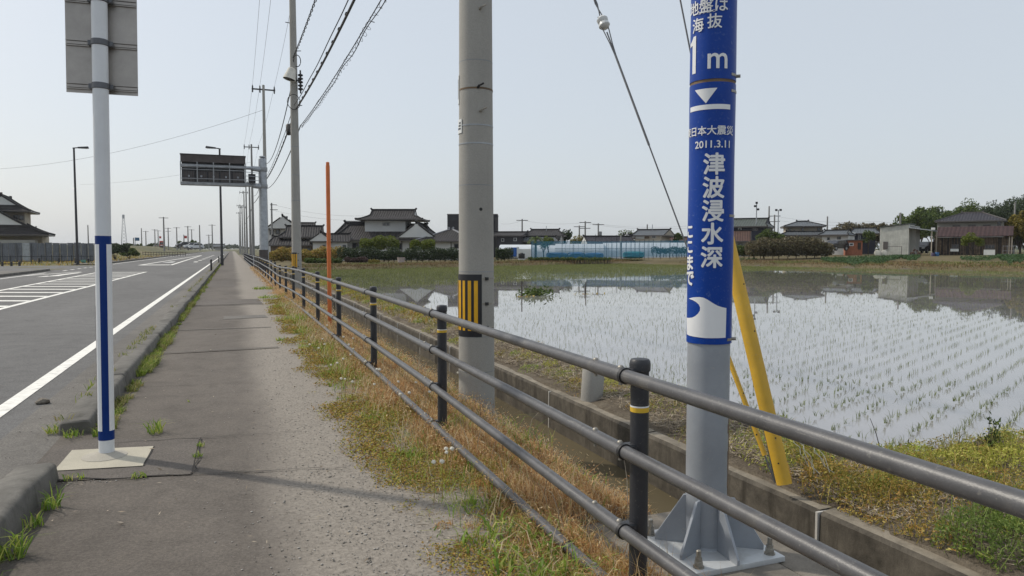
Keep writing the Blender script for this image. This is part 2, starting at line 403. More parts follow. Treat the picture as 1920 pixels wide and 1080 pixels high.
M['weedyellow'] = island('yellow_weed', [(0,(.25,.28,.045)),(.5,(.44,.45,.08)),(1,(.60,.53,.17))], .7, .3)
M['weedbright'] = island('bright_weed', [(0,(.09,.14,.03)),(.5,(.16,.23,.05)),(1,(.27,.33,.09))], .6, .35)
M['rice'] = island('rice_seedling', [(0,(.055,.082,.016)),(.5,(.12,.155,.032)),(1,(.23,.25,.075))], .7, .2)
M['leaf_dark'] = island('dark_leaf', [(0,(.022,.034,.015)),(.6,(.045,.07,.03)),(1,(.08,.11,.042))], .6, .15)
M['leaf_mid'] = island('mid_leaf', [(0,(.035,.06,.014)),(.5,(.08,.12,.026)),(1,(.15,.19,.045))], .6, .25)
M['leaf_bright'] = island('bright_leaf', [(0,(.07,.10,.012)),(.5,(.13,.17,.02)),(1,(.21,.23,.04))], .6, .3)
M['leaf_yellow'] = island('yellow_leaf', [(0,(.11,.095,.015)),(.5,(.20,.165,.025)),(1,(.27,.22,.05))], .6, .3)
M['leaf_brown'] = island('brown_thicket', [(0,(.06,.05,.03)),(.5,(.125,.105,.06)),(.8,(.185,.15,.085)),(1,(.12,.13,.05))], .7, .15)
M['leaf_purple'] = island('purple_bush', [(0,(.05,.028,.03)),(1,(.10,.065,.055))], .7, .15)
M['leaf_far'] = island('far_leaf', [(0,(.05,.065,.05)),(1,(.09,.105,.08))], .8, .1)  # paler, greyer green: the fade of distance haze put into the leaf colour
M['crop'] = island('crop_leaf', [(0,(.035,.075,.025)),(1,(.075,.135,.05))], .6, .2)
M['trunk'] = flat('bark', (.075,.06,.045), .9, 0, .3, 5)
M['bankmix'] = island('bank_mix', [(0,(.12,.16,.03)),(.3,(.23,.29,.055)),(.55,(.36,.35,.08)),(.8,(.41,.27,.09)),(1,(.55,.50,.20))], .7, .3)
M['farstraw'] = island('far_bank_straw', [(0,(.11,.07,.03)),(.5,(.21,.145,.07)),(1,(.31,.235,.13))], .85, .1)
M['farrice'] = island('far_shoots', [(0,(.08,.10,.025)),(.5,(.15,.17,.045)),(1,(.23,.24,.08))], .7, .2)
M['palestraw'] = island('pale_straw', [(0,(.34,.25,.14)),(.5,(.56,.45,.28)),(1,(.76,.66,.46))], .8, .3)
M['deadleaf'] = island('dead_plant', [(0,(.24,.11,.04)),(.35,(.52,.27,.10)),(.65,(.64,.39,.15)),(.85,(.52,.40,.10)),(1,(.76,.57,.30))], .85, .35)
M['weedkerb'] = island('kerb_weed', [(0,(.12,.16,.035)),(.4,(.22,.26,.06)),(.7,(.33,.32,.10)),(.9,(.40,.30,.17)),(1,(.48,.44,.25))], .7, .3)
M['fluff'] = flat('dandelion_fluff', (.82,.79,.70), .9)
M['stone'] = soil('broken_stone', [(.3,(.14,.12,.10)),(.7,(.28,.25,.21))], 9, 80, .6, .01)
# muddy still water: a thin skin of reflection over the mud colour
def water(name, mud, ripple=.02, scale=6, ior=1.5, rough=.015):
    m, nt, bs = _new(name); p = pos(nt)
    n = noise(nt, .6, 3, .5, p)
    nt.links.new(ramp(nt, n, [(.3,tuple(x*.85 for x in mud)),(.7,tuple(x*1.15 for x in mud))]), bs.inputs['Base Color'])
    bs.inputs['Roughness'].default_value = rough; bs.inputs['IOR'].default_value = ior
    bump(nt, bs, noise(nt, scale, 2, .5, p), ripple, .02); return m
M['paddy'] = water('paddy_water', (.245,.235,.235), .016, 3, 2.5)
M['ditchw'] = water('ditch_water', (.115,.095,.058), .05, 9, 1.2, .08)
def net_mat():
    m, nt, bs = _new('teal_net'); out = nt.nodes['Material Output']
    bs.inputs['Base Color'].default_value = (.05,.28,.44,1); bs.inputs['Roughness'].default_value = .8
    tr = nt.nodes.new('ShaderNodeBsdfTransparent'); ms = nt.nodes.new('ShaderNodeMixShader'); ms.inputs[0].default_value = .44
    nt.links.new(tr.outputs[0], ms.inputs[1]); nt.links.new(bs.outputs[0], ms.inputs[2]); nt.links.new(ms.outputs[0], out.inputs[0])
    return m
M['net'] = net_mat()
M['crackfar'] = flat('seam_dark', (.078,.068,.06), .95)
# ------------------------------------------------------------------ terrain
E1P, E1D = (5.6, 58.3), (math.cos(rad(22.5)), math.sin(rad(22.5)))
E2P, E2D = (45.0, 64.0), (10/29.7, -28/29.7)
NEAR_Y = 4.35
def far_dist(x, y):
    d1 = -(x-E1P[0])*E1D[1]+(y-E1P[1])*E1D[0]
    d2 = -(x-E2P[0])*E2D[1]+(y-E2P[1])*E2D[0]
    return np.maximum(d1, d2)
def Zg(x, y):
    x = np.asarray(x, float); y = np.asarray(y, float)
    z = np.full(np.broadcast(x, y).shape, -.012)
    z = np.where((x > .75) & (x < 2.20), -.004+.03*n2(x, y, 2.6, 1)*np.clip((x-1.35)/.4, 0, 1), z)
    z = np.where((x > 1.62) & (x < 2.20) & (y > .9) & (y < 3.5), -.03, z)
    z = np.where((x >= 2.20) & (x < 3.39), -.85, z)
    # paddy side
    edge = 4.72+.13*n2(0, y, .8, 2)+np.clip(6-y, 0, 2)*.06
    bank = np.interp(x, [3.3, 3.6, 4.1, 4.45], [-.12, -.06, 0.0, -.03])+.045*n2(x, y, 2.2, 3)
    t = np.clip((x-(edge-.42))/.5, 0, 1)
    front = np.clip((y-(NEAR_Y-.35+.12*n2(x, 0, 1.1, 4)))/.5, 0, 1)
    zb = bank*(1-np.minimum(t, front))+(-.42)*np.minimum(t, front)
    d = far_dist(x, y)
    g = np.interp(x, [5, 20, 40, 60, 80, 110], [.05, .08, .3, .5, .68, .8])
    rise = np.clip((d+.3)/1.0, 0, 1); back = np.clip((d-1)/16, 0, 1)
    zf = -.42*(1-rise)+rise*(.02+(g-.02)*back+.03*n2(x, y, .9, 5))
    zp = np.where(d > -.3, np.maximum(zf, zb), zb)
    zp = np.where((d > 0) & (x < 12), np.minimum(zp, .1), zp)
    z = np.where(x >= 3.39, zp, z)
    # left of the road
    z = np.where(x < -11.4, -.02+.05*n2(x, y, .5, 6), z)
    # low embankment far to the left
    e = np.clip((-x-14)/8, 0, 1)*np.clip((y-135)/30, 0, 1)*np.clip((400-y)/100, 0, 1)
    z = z+e*2.2
    return z
xs = np.unique(np.concatenate([[-4000,-2000,-1000,-500,-300,-200,-150,-110,-90,-75],np.arange(-65,-11,2.5),[-11.5,-11.4,-8,-4,-1.6,-1.2,0,.7],
     np.arange(.8,2.16,.12),[2.19,2.205,2.9,3.38,3.40],np.arange(3.46,7,.13),np.arange(7.2,12,.6),np.arange(12,110,1.5),[115,125,140,170,220,300,450,700,1200,2200,4000]]))
ys = np.unique(np.concatenate([[-60,-20,-8,-3,-1],np.arange(0,14,.13),np.arange(14,30,.4),np.arange(30,110,.9),[115,120,127,135,143,150,157,165,180,220,260,300,350,400,450,600,1000,1800,3000,5500]]))
XX, YY = np.meshgrid(xs, ys); ZZ = Zg(XX, YY)
nx, ny = len(xs), len(ys)
ii = (np.arange(ny-1)[:,None]*nx+np.arange(nx-1)[None]).reshape(-1,1)
gm = [M['verge'], M['bank'], M['mud'], M['field'], M['leftfield'], M['far']]
ground = np_mesh('ground', np.stack([XX, YY, ZZ], -1).reshape(-1,3), [ii+np.array([[0,1,nx+1,nx]])], gm, smooth=True)
cx = ((XX[:-1,:-1]+XX[1:,1:])/2).ravel(); cy = ((YY[:-1,:-1]+YY[1:,1:])/2).ravel(); cz = Zg(cx, cy)
mi = np.zeros(len(cx), int); mi[cx > 3.39] = 1; mi[(cx > 2.20) & (cx < 3.39)] = 2
mi[(cx > 3.39) & (cz < -.2)] = 2; fd = far_dist(cx, cy); mi[(cx > 3.39) & (fd > -.25)] = 3
mi[cx < -11] = 4; mi[(np.abs(cx) > 130) | (cy > 190)] = 5
ground.data.polygons.foreach_set('material_index', mi.astype(np.int32)); tag(ground, kind='structure')

def sheet(name, poly, z, mat, parent=None, kind='structure', label=None):
    o = MB().add([(p[0], p[1], z) for p in poly], [tuple(range(len(poly)))]).build(name, mat, parent, smooth=False)
    return tag(o, label, kind=kind)
# road: main carriageway and the side road that joins it
road = sheet('road', [(-11.3,-25),(-1.72,-25),(-1.72,420),(-11.3,420)], .004, M['road'])
sheet('side_road', [(-70,59),(-11.3,57),(-11.3,73),(-70,74)], .004, M['road'])
sheet('gutter', [(-1.72,-25),(-1.30,-25),(-1.30,420),(-1.72,420)], .004, M['gutter'])
# pavement with a ragged edge where it breaks up into the verge
edge = [(1.36+.07*n2(0, y, 1.7, 8)+.05*n2(0, y, 6, 2), y) for y in np.concatenate([np.arange(-10,30,.11), np.arange(30,420,6)])]
pave = sheet('pavement', [(-1.298,-10),(-1.298,420)]+[(float(a), float(b)) for a, b in edge[::-1]], .006, M['walk'])
def strip(name, p, q, w, z, mat, parent):
    p = Vector(p); q = Vector(q); d = (q-p).normalized(); n = Vector((-d.y, d.x))*w/2
    return sheet(name, [p-n, q-n, q+n, p+n], z, mat, parent, None)
# repair patches and seams across the pavement
for (x0,x1,y0,y1,c) in [(-1.05,.62,11.2,14.2,'walk'),(-.95,.75,20.5,22.6,'patch'),(-1.0,.1,30,36,'patch'),(-.2,.7,16.3,17.1,'gutter')]:
    sheet('repair_patch', [(x0,y0),(x1,y0+.1),(x1-.05,y1),(x0,y1-.1)], .012, M[c], pave, None)
def crack(pts, w, n=5, j=.02):
    mb = MB(); out = []
    for (a, b) in zip(pts[:-1], pts[1:]):
        for k in range(n):
            t = k/n; out.append((a[0]+(b[0]-a[0])*t+random.uniform(-j,j), a[1]+(b[1]-a[1])*t+random.uniform(-j,j)))
    out.append(pts[-1])
    vs = []; fs = []
    for i, p in enumerate(out):
        q = out[min(i+1,len(out)-1)]; r = out[max(i-1,0)]
        d = Vector((q[0]-r[0], q[1]-r[1])).normalized(); ww = w*random.uniform(.4,1.3)/2
        vs += [(p[0]-d.y*ww, p[1]+d.x*ww, .016), (p[0]+d.y*ww, p[1]-d.x*ww, .016)]
    fs = [(2*i,2*i+1,2*i+3,2*i+2) for i in range(len(out)-1)]
    return mb.add(vs, fs)
random.seed(4)
for pts, w in [([(-1.24,5.36),(-.7,5.2),(-.27,5.13)],.012),([(-.27,5.13),(-.25,5.6),(-.26,6.1)],.010),([(-.27,5.13),(.2,5.02),(.7,4.9)],.01),
    ([(-1.0,6.2),(-.26,6.1),(.5,6.05)],.008),([(-1.05,11.2),(0,11.25),(.65,11.3)],0.0099),([(-1.05,14.2),(.6,14.15)],0.011000000000000001),([(-1.0,17.6),(.75,17.7)],0.0088),
    ([(-1.0,22.6),(.75,22.5)],0.0165),([(-1.0,27),(.8,27.1)],0.0165),([(-1.0,20.5),(.75,20.55)],0.0165),([(-1,36),(.8,36)],0.022000000000000002),([(-1,46),(.8,46)],0.027500000000000004),([(-.95,8.6),(.1,8.5)],.008)]:
    crack(pts, w).build('crack', M['crack' if pts[0][1] < 7 else 'crackfar'], pave, smooth=False)
strip('pale_seam', (-1.05,11.36), (.62,11.4), .05, .014, M['gutter'], pave); strip('pale_seam', (-1.0,14.4), (.66,14.35), .06, .014, M['gutter'], pave)
strip('pale_seam', (-1.0,20.3), (.75,20.3), .08, .014, M['gutter'], pave)
# ------------------------------------------------------------------ road markings
def mark(poly, mat='paint', name='marking'):
    return sheet(name, poly, .009, M[mat], road, None)
yy = -12
while yy < 200:
    mark([(-2.09,yy),(-1.94,yy),(-1.94,yy+18),(-2.09,yy+18)], 'paint', 'edge_line'); yy += 18
mark([(-10.75,78),(-10.6,78),(-10.2,300),(-10.35,300)], 'paint', 'edge_line')
mark([(-10.75,-10),(-10.6,-10),(-10.6,51.5),(-10.75,51.5)], 'paint', 'edge_line')
A = [(-5.37,-5),(-5.37,21),(-5.15,51.5)]; B = [(-7.72,-5),(-7.72,30),(-7.9,51.5)]
def along(P, y): return float(np.interp(y, [p[1] for p in P], [p[0] for p in P]))
for P in (A, B):
    for a, b in zip(P[:-1], P[1:]):
        mark([(a[0]-.08,a[1]),(a[0]+.08,a[1]),(b[0]+.08,b[1]),(b[0]-.08,b[1])], 'paint', 'zone_line')
y = 1.0
while y < 52:
    xa, xb = along(A, y)-.09, along(B, y+.95)+.09
    y2 = min(y+.95, 51.3)
    mark([(xa,y),(xa,y+.46),(xb,y2+.46),(xb,y2)], 'paint', 'hatch_bar'); y += 2.08
mark([(-10.6,46),(-9.0,53),(-9.15,53.3),(-10.6,47)], 'paint', 'turn_marking'); mark([(-9.4,45.5),(-8.9,45.5),(-8.7,51.5),(-8.95,51.5)], 'paint', 'arrow_stem'); mark([(-9.6,44.2),(-8.6,45.6),(-9.5,46)], 'paint', 'arrow_head')
for k in range(9): mark([(-10.7,56+2.4*k),(-10.5,56+2.4*k),(-10.5,57.2+2.4*k),(-10.7,57.2+2.4*k)], 'paint', 'guide_dash')
# second turning island farther on
mark([(-7.9,72),(-7.65,72),(-6.2,170),(-6.45,170)], 'paint', 'zone_line'); mark([(-5.3,72),(-5.05,72),(-6.05,170),(-6.3,170)], 'paint', 'zone_line')
mark([(-7.7,72),(-5.3,72),(-5.4,74),(-7.6,74)], 'paint', 'stop_bar'); mark([(-6.9,84),(-5.9,84),(-6.1,92),(-6.6,92)], 'paint_old', 'arrow_stem')
for k in range(8): mark([(-4.0,86+12*k),(-3.6,86+12*k),(-3.6,90+12*k),(-4.0,90+12*k)], 'paint', 'lane_arrow')
# ------------------------------------------------------------------ kerb: separate precast blocks, broken by the gap at the sign post
kerb = bpy.data.objects.new('kerb', None); COL.objects.link(kerb); tag(kerb, kind='structure')
random.seed(11)
def kerb_block(y0, y1, first=False, last=False):
    n = 3 if y0 < 30 else 1
    mb = MB(); prof = [(-1.325,-.02),(-1.315,.135),(-1.295,.158),(-1.12,.165),(-1.085,.15),(-1.07,.02),(-1.07,-.02)]
    yy = np.linspace(y0, y1, 4); vs = []; 
    for i, t in enumerate(yy):
        sh = .72 if ((first and i == 0) or (last and i == 3)) else 1
        for (x, z) in prof:
            vs.append((x+random.uniform(-.004,.004), t, z*sh if z > 0 else z))
    k = len(prof); fs = [(i*k+j, i*k+j+1, (i+1)*k+j+1, (i+1)*k+j) for i in range(3) for j in range(k-1)]
    fs += [tuple(range(k)), tuple(range(3*k, 4*k))[::-1]]
    o = mb.add(vs, fs).build('kerb_block', M['kerb'], kerb, bevel=.012 if y0 < 20 else 0, seg=1)
    o.location = (random.uniform(-.01,.01), 0, random.uniform(-.008,.006))
y = 5.35
while y > -6: kerb_block(y-1.995, y, last=(y == 5.35)); y -= 2.0
y = 6.62
while y < 46: kerb_block(y, y+1.99, first=(y == 6.62)); y += 2.0
far_k = MB(); far_k.box(-1.32,-1.07,y,240,-.02,.16); far_k.build('kerb_run', M['kerb'], kerb)
# kerb and pavement on the far side of the carriageway
fk = MB(); fk.box(-11.62,-11.36,-10,56,-.02,.15); fk.box(-11.62,-11.36,76,330,-.02,.15); tag(fk.build('far_kerb', M['kerb'], bevel=.02), kind='structure')
sheet('far_pavement', [(-14.2,76),(-11.6,76),(-11.6,330),(-14.2,330)], .06, M['walk']); sheet('far_pavement', [(-15,-10),(-11.6,-10),(-11.6,53),(-15,54)], .1, M['gutter'])
# ------------------------------------------------------------------ irrigation ditch
dw = tag(MB().add([(2.21,-8,-.52),(3.37,-8,-.52),(3.37,160,-.52),(2.21,160,-.52)], [(0,1,2,3)]).build('ditch_water', M['ditchw'], smooth=False), kind='structure')
wallr = thing('ditch_wall', 'stained concrete ditch wall on the paddy side with pale joints', 'wall', (3.3,3.35,-.1))
random.seed(5)
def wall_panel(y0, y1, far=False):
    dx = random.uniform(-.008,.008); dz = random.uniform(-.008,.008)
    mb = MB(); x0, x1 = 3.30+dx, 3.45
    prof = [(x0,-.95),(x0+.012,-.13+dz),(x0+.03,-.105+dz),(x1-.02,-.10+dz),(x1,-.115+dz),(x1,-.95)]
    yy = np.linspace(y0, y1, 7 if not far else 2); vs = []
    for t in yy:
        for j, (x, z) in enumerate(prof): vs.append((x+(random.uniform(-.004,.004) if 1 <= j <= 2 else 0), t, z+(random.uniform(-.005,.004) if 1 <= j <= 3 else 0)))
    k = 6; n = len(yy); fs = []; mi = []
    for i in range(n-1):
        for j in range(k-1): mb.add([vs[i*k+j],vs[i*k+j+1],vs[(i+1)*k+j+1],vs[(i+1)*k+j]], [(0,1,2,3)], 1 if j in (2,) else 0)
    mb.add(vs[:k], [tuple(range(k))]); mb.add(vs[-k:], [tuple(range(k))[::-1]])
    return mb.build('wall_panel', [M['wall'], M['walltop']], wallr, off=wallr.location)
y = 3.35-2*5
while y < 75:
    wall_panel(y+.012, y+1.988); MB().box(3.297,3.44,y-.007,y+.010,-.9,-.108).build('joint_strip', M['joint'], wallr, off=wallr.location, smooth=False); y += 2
wall_panel(y, 158, True)
nw = thing('ditch_edge', 'low concrete edge of the ditch under the dry grass by the railing', 'wall', (2.2,3,-.05))
y = -6
while y < 60:
    MB().box(2.13,2.21,y+.01,y+1.99,-.95,-.045+random.uniform(-.01,.01)).build('edge_panel', M['wall'], nw, off=nw.location, bevel=.008, seg=1); y += 2
MB().box(2.13,2.21,60,158,-.95,-.05).build('edge_panel', M['wall'], nw, off=nw.location)
# ------------------------------------------------------------------ flooded paddy
pw = [(4.0,NEAR_Y-1.2),(9,NEAR_Y-1.2),(62,22),(58,40),(47.5,66.5),(38,73.5),(4.0,58.6)]
tag(MB().add([(x,y,-.25) for x, y in pw], [tuple(range(len(pw)))]).build('paddy_water', M['paddy'], smooth=False), kind='structure')
# concrete pad under the big sign pole
pm = MB(); pm.box(1.70,2.415,1.2,3.45,-.3,.0); tag(pm.build('concrete_pad', M['pad'], bevel=.02), kind='structure')
pm = MB(); pm.box(2.418,2.62,1.6,3.32,-.3,-.004); tag(pm.build('concrete_pad', M['pad'], bevel=.02), kind='structure')
# ------------------------------------------------------------------ pipe railing
FX, RX = 1.555, 1.475                                  # post line, rail line
def fdz(y): return float(np.interp(y, [0,15,19.3,22.5,25.2,28.2,31,38,45,58,80], [0,0,-.015,-.06,-.13,-.115,-.05,-.04,-.02,-.07,-.09]))
fence = thing('pipe_railing', 'long dark grey pipe railing with four rails beside the pavement', 'railing', (FX,2.55,0))
PY = [2.55+3.005*k for k in range(-2, 36)]
RZ = [.985,.695,.405,.115]
def rdz(k, y): return float(np.interp(y, [2.6,5.6,8.6,14], [[0,-.022,-.062,-.05][k], [0,0,-.005,-.02][k], [0,.008,.012,.012][k], 0]))
band_y = (.60)
for i, y in enumerate(PY):
    z = fdz(y); near = y < 22; n = 24 if near else 10
    pm_ = M['galv'] if abs(y-59.6) < 1.4 else M['fence_post']
    mb = MB(); mb.lathe([(.038,-.3),(.038,1.0)], (FX,y,z), n)
    post = mb.build('post', pm_, fence, off=fence.location)
    if y > 46: 
        MB().lathe([(.041,.98),(.041,1.02),(.03,1.04)], (FX,y,z), 8).build('cap', pm_, post, off=fence.location)
        continue
    MB().lathe([(.0385,.995),(.043,1.0),(.0435,1.028),(.041,1.04),(.036,1.047),(.012,1.051)], (FX,y,z), n).build('cap', M['fence_post'], post, off=fence.location)
    b = MB(); b.lathe([(.0388,.83),(.0388,.850)], (FX,y,z), n, 0); b.lathe([(.0389,.850),(.0389,.856)], (FX,y,z), n, 1)
    b.build('reflective_band', [M['yellow'], M['letter']], post, off=fence.location)
    if y < 40:
        for k, rz in enumerate(RZ):
            s = MB(); rz = rz+rdz(k, y); s.box(RX-.0,FX-.02,y-.028,y+.028,z+rz-.026,z+rz+.026)
            s.build('bracket', M['fence_post'], post, off=fence.location, bevel=.006, seg=1)
for k, rz in enumerate(RZ):
    for i in range(len(PY)-1):
        y0, y1 = PY[i], PY[i+1]
        if y0 > 58: continue
        if k == 3 and y0 < 0: continue
        n = 20 if y0 < 14 else 10
        za, zb = fdz(y0)+rz+rdz(k, y0), fdz(y1)+rz+rdz(k, y1)
        if k == 3 and abs(y0-2.55) < .1: za -= .0
        rail = MB().cyl((RX,y0,za),(RX,y1,zb),.0275,n=n).build('rail', M['fence_rail'], fence, off=fence.location)
        if y0 < 30:
            q = y0; sl = (zb-za)/(y1-y0)
            def zz(t): return za+(t-y0)*sl
            MB().cyl((RX,q-.02,za),(RX,q+.26,zz(q+.26)),.0305,n=n).build('joint_sleeve', M['fence_rail'], rail, off=fence.location)
            MB().cyl((RX,q-.026,za),(RX,q-.008,za),.0335,n=n).build('collar', M['black'], rail, off=fence.location)
            if y0 < 18:
                for t in (.018,.235):
                    c = (RX,q+t,zz(q+t)+.0285)
                    bb = MB().lathe([(.013,0),(.0125,.004),(.008,.009),(.002,.0105)], c, 10)
                    bb.build('bolt', M['bolt'], rail, off=fence.location)
                    MB().lathe([(.009,-.072),(.009,-.06),(.012,-.0585)], c, 6).build('nut', M['bolt'], rail, off=fence.location)
for k, rz in enumerate(RZ):
    ys_ = [y for y in PY if y > 57.9]
    mb = MB().tube([(RX,y,fdz(y)+rz) for y in ys_], .0275, 8)
    mb.build('rail', M['fence_rail'], fence, off=fence.location)
wt = MB(); wy = 3.05
for q in range(3): wt.tube([(RX+.031*math.cos(t), wy+.006*q+.004*math.sin(t), .115+rdz(3,wy)+.031*math.sin(t)) for t in np.linspace(0,6.28,15)], .0022, 4)
wt.tube([(RX-.03,wy,.06),(RX-.04,wy-.01,.03),(RX-.03,wy-.015,.0)], .0025, 4)
wt.build('wire_tie', M['rust'], fence, off=fence.location)
# ------------------------------------------------------------------ tall concrete pole beside the railing
def bands(root, c, r_at, zs, mat, w=.012, proud=.002, n=40, name='steel_band'):
    for z in zs:
        MB().lathe([(r_at(z)-.01,z-w),(r_at(z)+proud,z-w),(r_at(z)+proud,z+w),(r_at(z)-.01,z+w)], c, n).build(name, mat, root, off=root.location)
def stripe_guard(root, c, r, z0, z1, a_right, face, n=18):
    """black sheet with yellow stripes wrapped round a pole; angles measured from the side facing the camera"""
    g = MB().arc(c, r-.004, r+.004, z0, z1, face-2.4, face+a_right, 40).build('striped_guard', M['stripe_black'], root, off=root.location)
    h = z1-z0
    for a0, a1 in [(-.13,.08),(-.48,-.29),(-.83,-.66),(-1.2,-1.0),(-1.56,-1.36),(-1.9,-1.7)]:
        s = MB().arc(c, r+.003, r+.006, z0+.10*h, z1-.10*h, face+a0, face+a1, 6)
        s.build('yellow_stripe', M['stripe_yellow'], g, off=root.location)
    for z in (z0+.93*h, z0+.53*h, z0+.15*h):
        s = MB().arc(c, r-.004, r+.003, z-.008, z+.008, face+a_right-.05, face+a_right+1.6, 12, 0)
        t = face+a_right+.30; s.bar((c[0]+(r+.004)*math.cos(t-.09), c[1]+(r+.004)*math.sin(t-.09), z), (c[0]+(r+.004)*math.cos(t+.09), c[1]+(r+.004)*math.sin(t+.09), z), .02, .028, 1)
        s.build('strap', [M['bolt'], M['black']], g, off=root.location)
P1 = (2.2, 6.62, 0)
pole1 = thing('utility_pole', 'thick concrete utility pole with yellow and black stripes behind the railing', 'utility pole', (2.2,6.62,0), group='concrete utility poles along the road')
R1 = lambda z: .176-.0052*z
f1 = math.atan2(-P1[1], -P1[0])
pm = MB(); pm.lathe([(R1(-.6),-.6)]+[(R1(z),z) for z in np.linspace(0,14.6,16)]+[(.03,14.63)], (2.2,6.62,0), 48); pm.build('shaft', M['pole'], pole1, off=pole1.location)
bands(pole1, (2.2,6.62,0), R1, [.32,.66,1.28,2.1,3.26], M['steel'], .004, .0012, name='cast_ring')
bands(pole1, (2.2,6.62,0), R1, [2.49,2.66], M['galv'], .006, .003)
stripe_guard(pole1, (2.2,6.62,0), R1(.95), .66, 1.255, .30, f1)
for z, a in ((3.72,.25),(2.78,.25),(3.0,.12)):
    t = f1+a; r = R1(z); mb = MB()
    mb.cyl((2.2+r*.95*math.cos(t), 6.62+r*.95*math.sin(t), z), (2.2+(r+.03)*math.cos(t+.03), 6.62+(r+.03)*math.sin(t+.03), z+.012), .012, n=10)
    mb.cyl((2.2+(r+.03)*math.cos(t+.03), 6.62+(r+.03)*math.sin(t+.03), z+.012), (2.2+(r+.045)*math.cos(t+.25), 6.62+(r+.045)*math.sin(t+.25), z+.035), .009, n=8)
    mb.build('step_bolt', M['bolt'] if z != 3.0 else M['black'], pole1, off=pole1.location)
for z in (1.87,): 
    t = f1+.27; r = R1(z); MB().cyl((2.2+(r-.01)*math.cos(t), 6.62+(r-.01)*math.sin(t), z), (2.2+(r+.0015)*math.cos(t), 6.62+(r+.0015)*math.sin(t), z), .016, n=12).build('step_hole', M['black'], pole1, off=pole1.location)
np_ = MB().arc((2.2,6.62,0), R1(2.66)+.002, R1(2.66)+.007, 2.59, 2.72, f1-1.75, f1-.93, 10).build('number_plate', M['whitesheet'], pole1, off=pole1.location)
for k, (zz_, w) in enumerate([(2.685,.012),(2.66,.012),(2.632,.012)]): MB().arc((2.2,6.62,0), R1(2.66)+.006, R1(2.66)+.009, zz_-.008, zz_+.008, f1-1.2-.1*k, f1-1.02, 4).build('number_print', M['stripe_black'], np_, off=pole1.location)
np_ = MB().arc((2.2,6.62,0), R1(3)+.002, R1(3)+.007, 2.87, 3.14, f1-1.9, f1-1.3, 10).build('number_plate', M['whitesheet'], pole1, off=pole1.location)
MB().arc((2.2,6.62,0), R1(3)+.006, R1(3)+.009, 2.92, 3.10, f1-1.75, f1-1.42, 4).build('number_print', M['stripe_black'], np_, off=pole1.location)
bands(pole1, (2.2,6.62,0), R1, [3.0], M['rust'], .008, .003)
# ------------------------------------------------------------------ tsunami height pole
BC = (2.19, 2.95); BA = math.atan2(BC[0], BC[1])          # bearing of the pole seen from the camera
tv = (math.cos(BA), -math.sin(BA)); nv = (-math.sin(BA), -math.cos(BA)); fB = math.atan2(nv[1], nv[0])
bp = thing('tsunami_sign_pole', 'grey steel pole wrapped in blue tsunami depth signs with white lettering', 'sign pole', (BC[0],BC[1],0))
RB = .1025
mb = MB(); mb.lathe([(RB,.025),(RB,1.5),(RB,4.4),(.02,4.42)], (*BC,0), 56); shaft = mb.build('shaft', M['bluepole'], bp, off=bp.location)
mb = MB(); x0 = BC[0]-.255; mb.box(x0,x0+.51,BC[1]-.275,BC[1]+.235,0.0,.026); mb.build('base_plate', M['plate'], bp, off=bp.location, bevel=.003)
for k in range(6):
    a = rad(25+60*k); ca, sa = math.cos(a), math.sin(a)
    poly = [(RB-.01,.026),(.262,.026),(.262,.05),(RB+.02,.27),(RB-.01,.27)]
    th = .007; vs = []
    for s in (-th, th):
        for r, z in poly: vs.append((BC[0]+r*ca-s*sa, BC[1]-.02+r*sa+s*ca, z))
    n = len(poly)
    MB().add(vs, [tuple(range(n))[::-1], tuple(range(n,2*n))]+[(j,(j+1)%n,n+(j+1)%n,n+j) for j in range(n)]).build('gusset', M['bluepole'], bp, off=bp.location, smooth=False, bevel=.0015, seg=1)
for sx, sy in ((-1,-1),(1,-1),(-1,1),(1,1)):
    c = (BC[0]+sx*.205, BC[1]-.02+sy*.205, .026)
    mb = MB(); mb.lathe([(.026,0),(.026,.006)], c, 18); mb.lathe([(.021,.006),(.021,.028),(.018,.030)], c, 6); mb.lathe([(.0175,.030),(.0175,.046)], c, 6); mb.lathe([(.0115,.046),(.0115,.078),(.009,.081)], c, 14)
    mb.build('anchor_bolt', M['bolt'], bp, off=bp.location)
wl = MB(); wl.lathe([(RB+.007,.026),(RB+.0005,.036)], (*BC,0), 40); wl.build('weld_bead', M['bluepole'], bp, off=bp.location)
rs_ = MB()
rr_ = random.Random(3)
for q in range(9):
    z_ = .28+.045*q; rs_.arc((*BC,0), RB-.001, RB+.0007, z_, z_+.046, fB+1.33-rr_.uniform(.02,.16), fB+1.62, 4)
rs_.build('rust_stain', M['rust'], bp, off=bp.location)
RS = .1085
def sleeve(z0, z1):
    prof = [(RS-.004,z0)]+[(RS+.0008*math.sin(z*9), z) for z in np.linspace(z0, z1, 12)]+[(RS-.004,z1)]
    vs = []; fs = []; n = 56; a0, a1 = fB-2.62, fB+2.2
    for r, z in prof:
        for k in range(n+1):
            t = a0+(a1-a0)*k/n; vs.append((BC[0]+r*math.cos(t), BC[1]+r*math.sin(t), z))
    for i in range(len(prof)-1):
        for k in range(n): fs.append((i*(n+1)+k, i*(n+1)+k+1, (i+1)*(n+1)+k+1, (i+1)*(n+1)+k))
    return MB().add(vs, fs).build('sign_sleeve', M['bluesleeve'], bp, off=bp.location)
PFX, PFY = BC[0]*(1-.108/math.hypot(*BC)), BC[1]*(1-.108/math.hypot(*BC))
PXZ = lambda v: float(zat(PFX, PFY, v))                   # height of a picture row on the pole's front
low = sleeve(PXZ(648)+.005, PXZ(153)); up = sleeve(PXZ(147), 3.6)
mb = MB(); mb.lathe([(RB+.001,PXZ(153)-.02),(RS-.002,PXZ(153)-.02),(RS-.002,PXZ(147)+.02),(RB+.001,PXZ(147)+.02)], (*BC,0), 40); mb.build('rusty_strap', M['rust'], bp, off=bp.location)
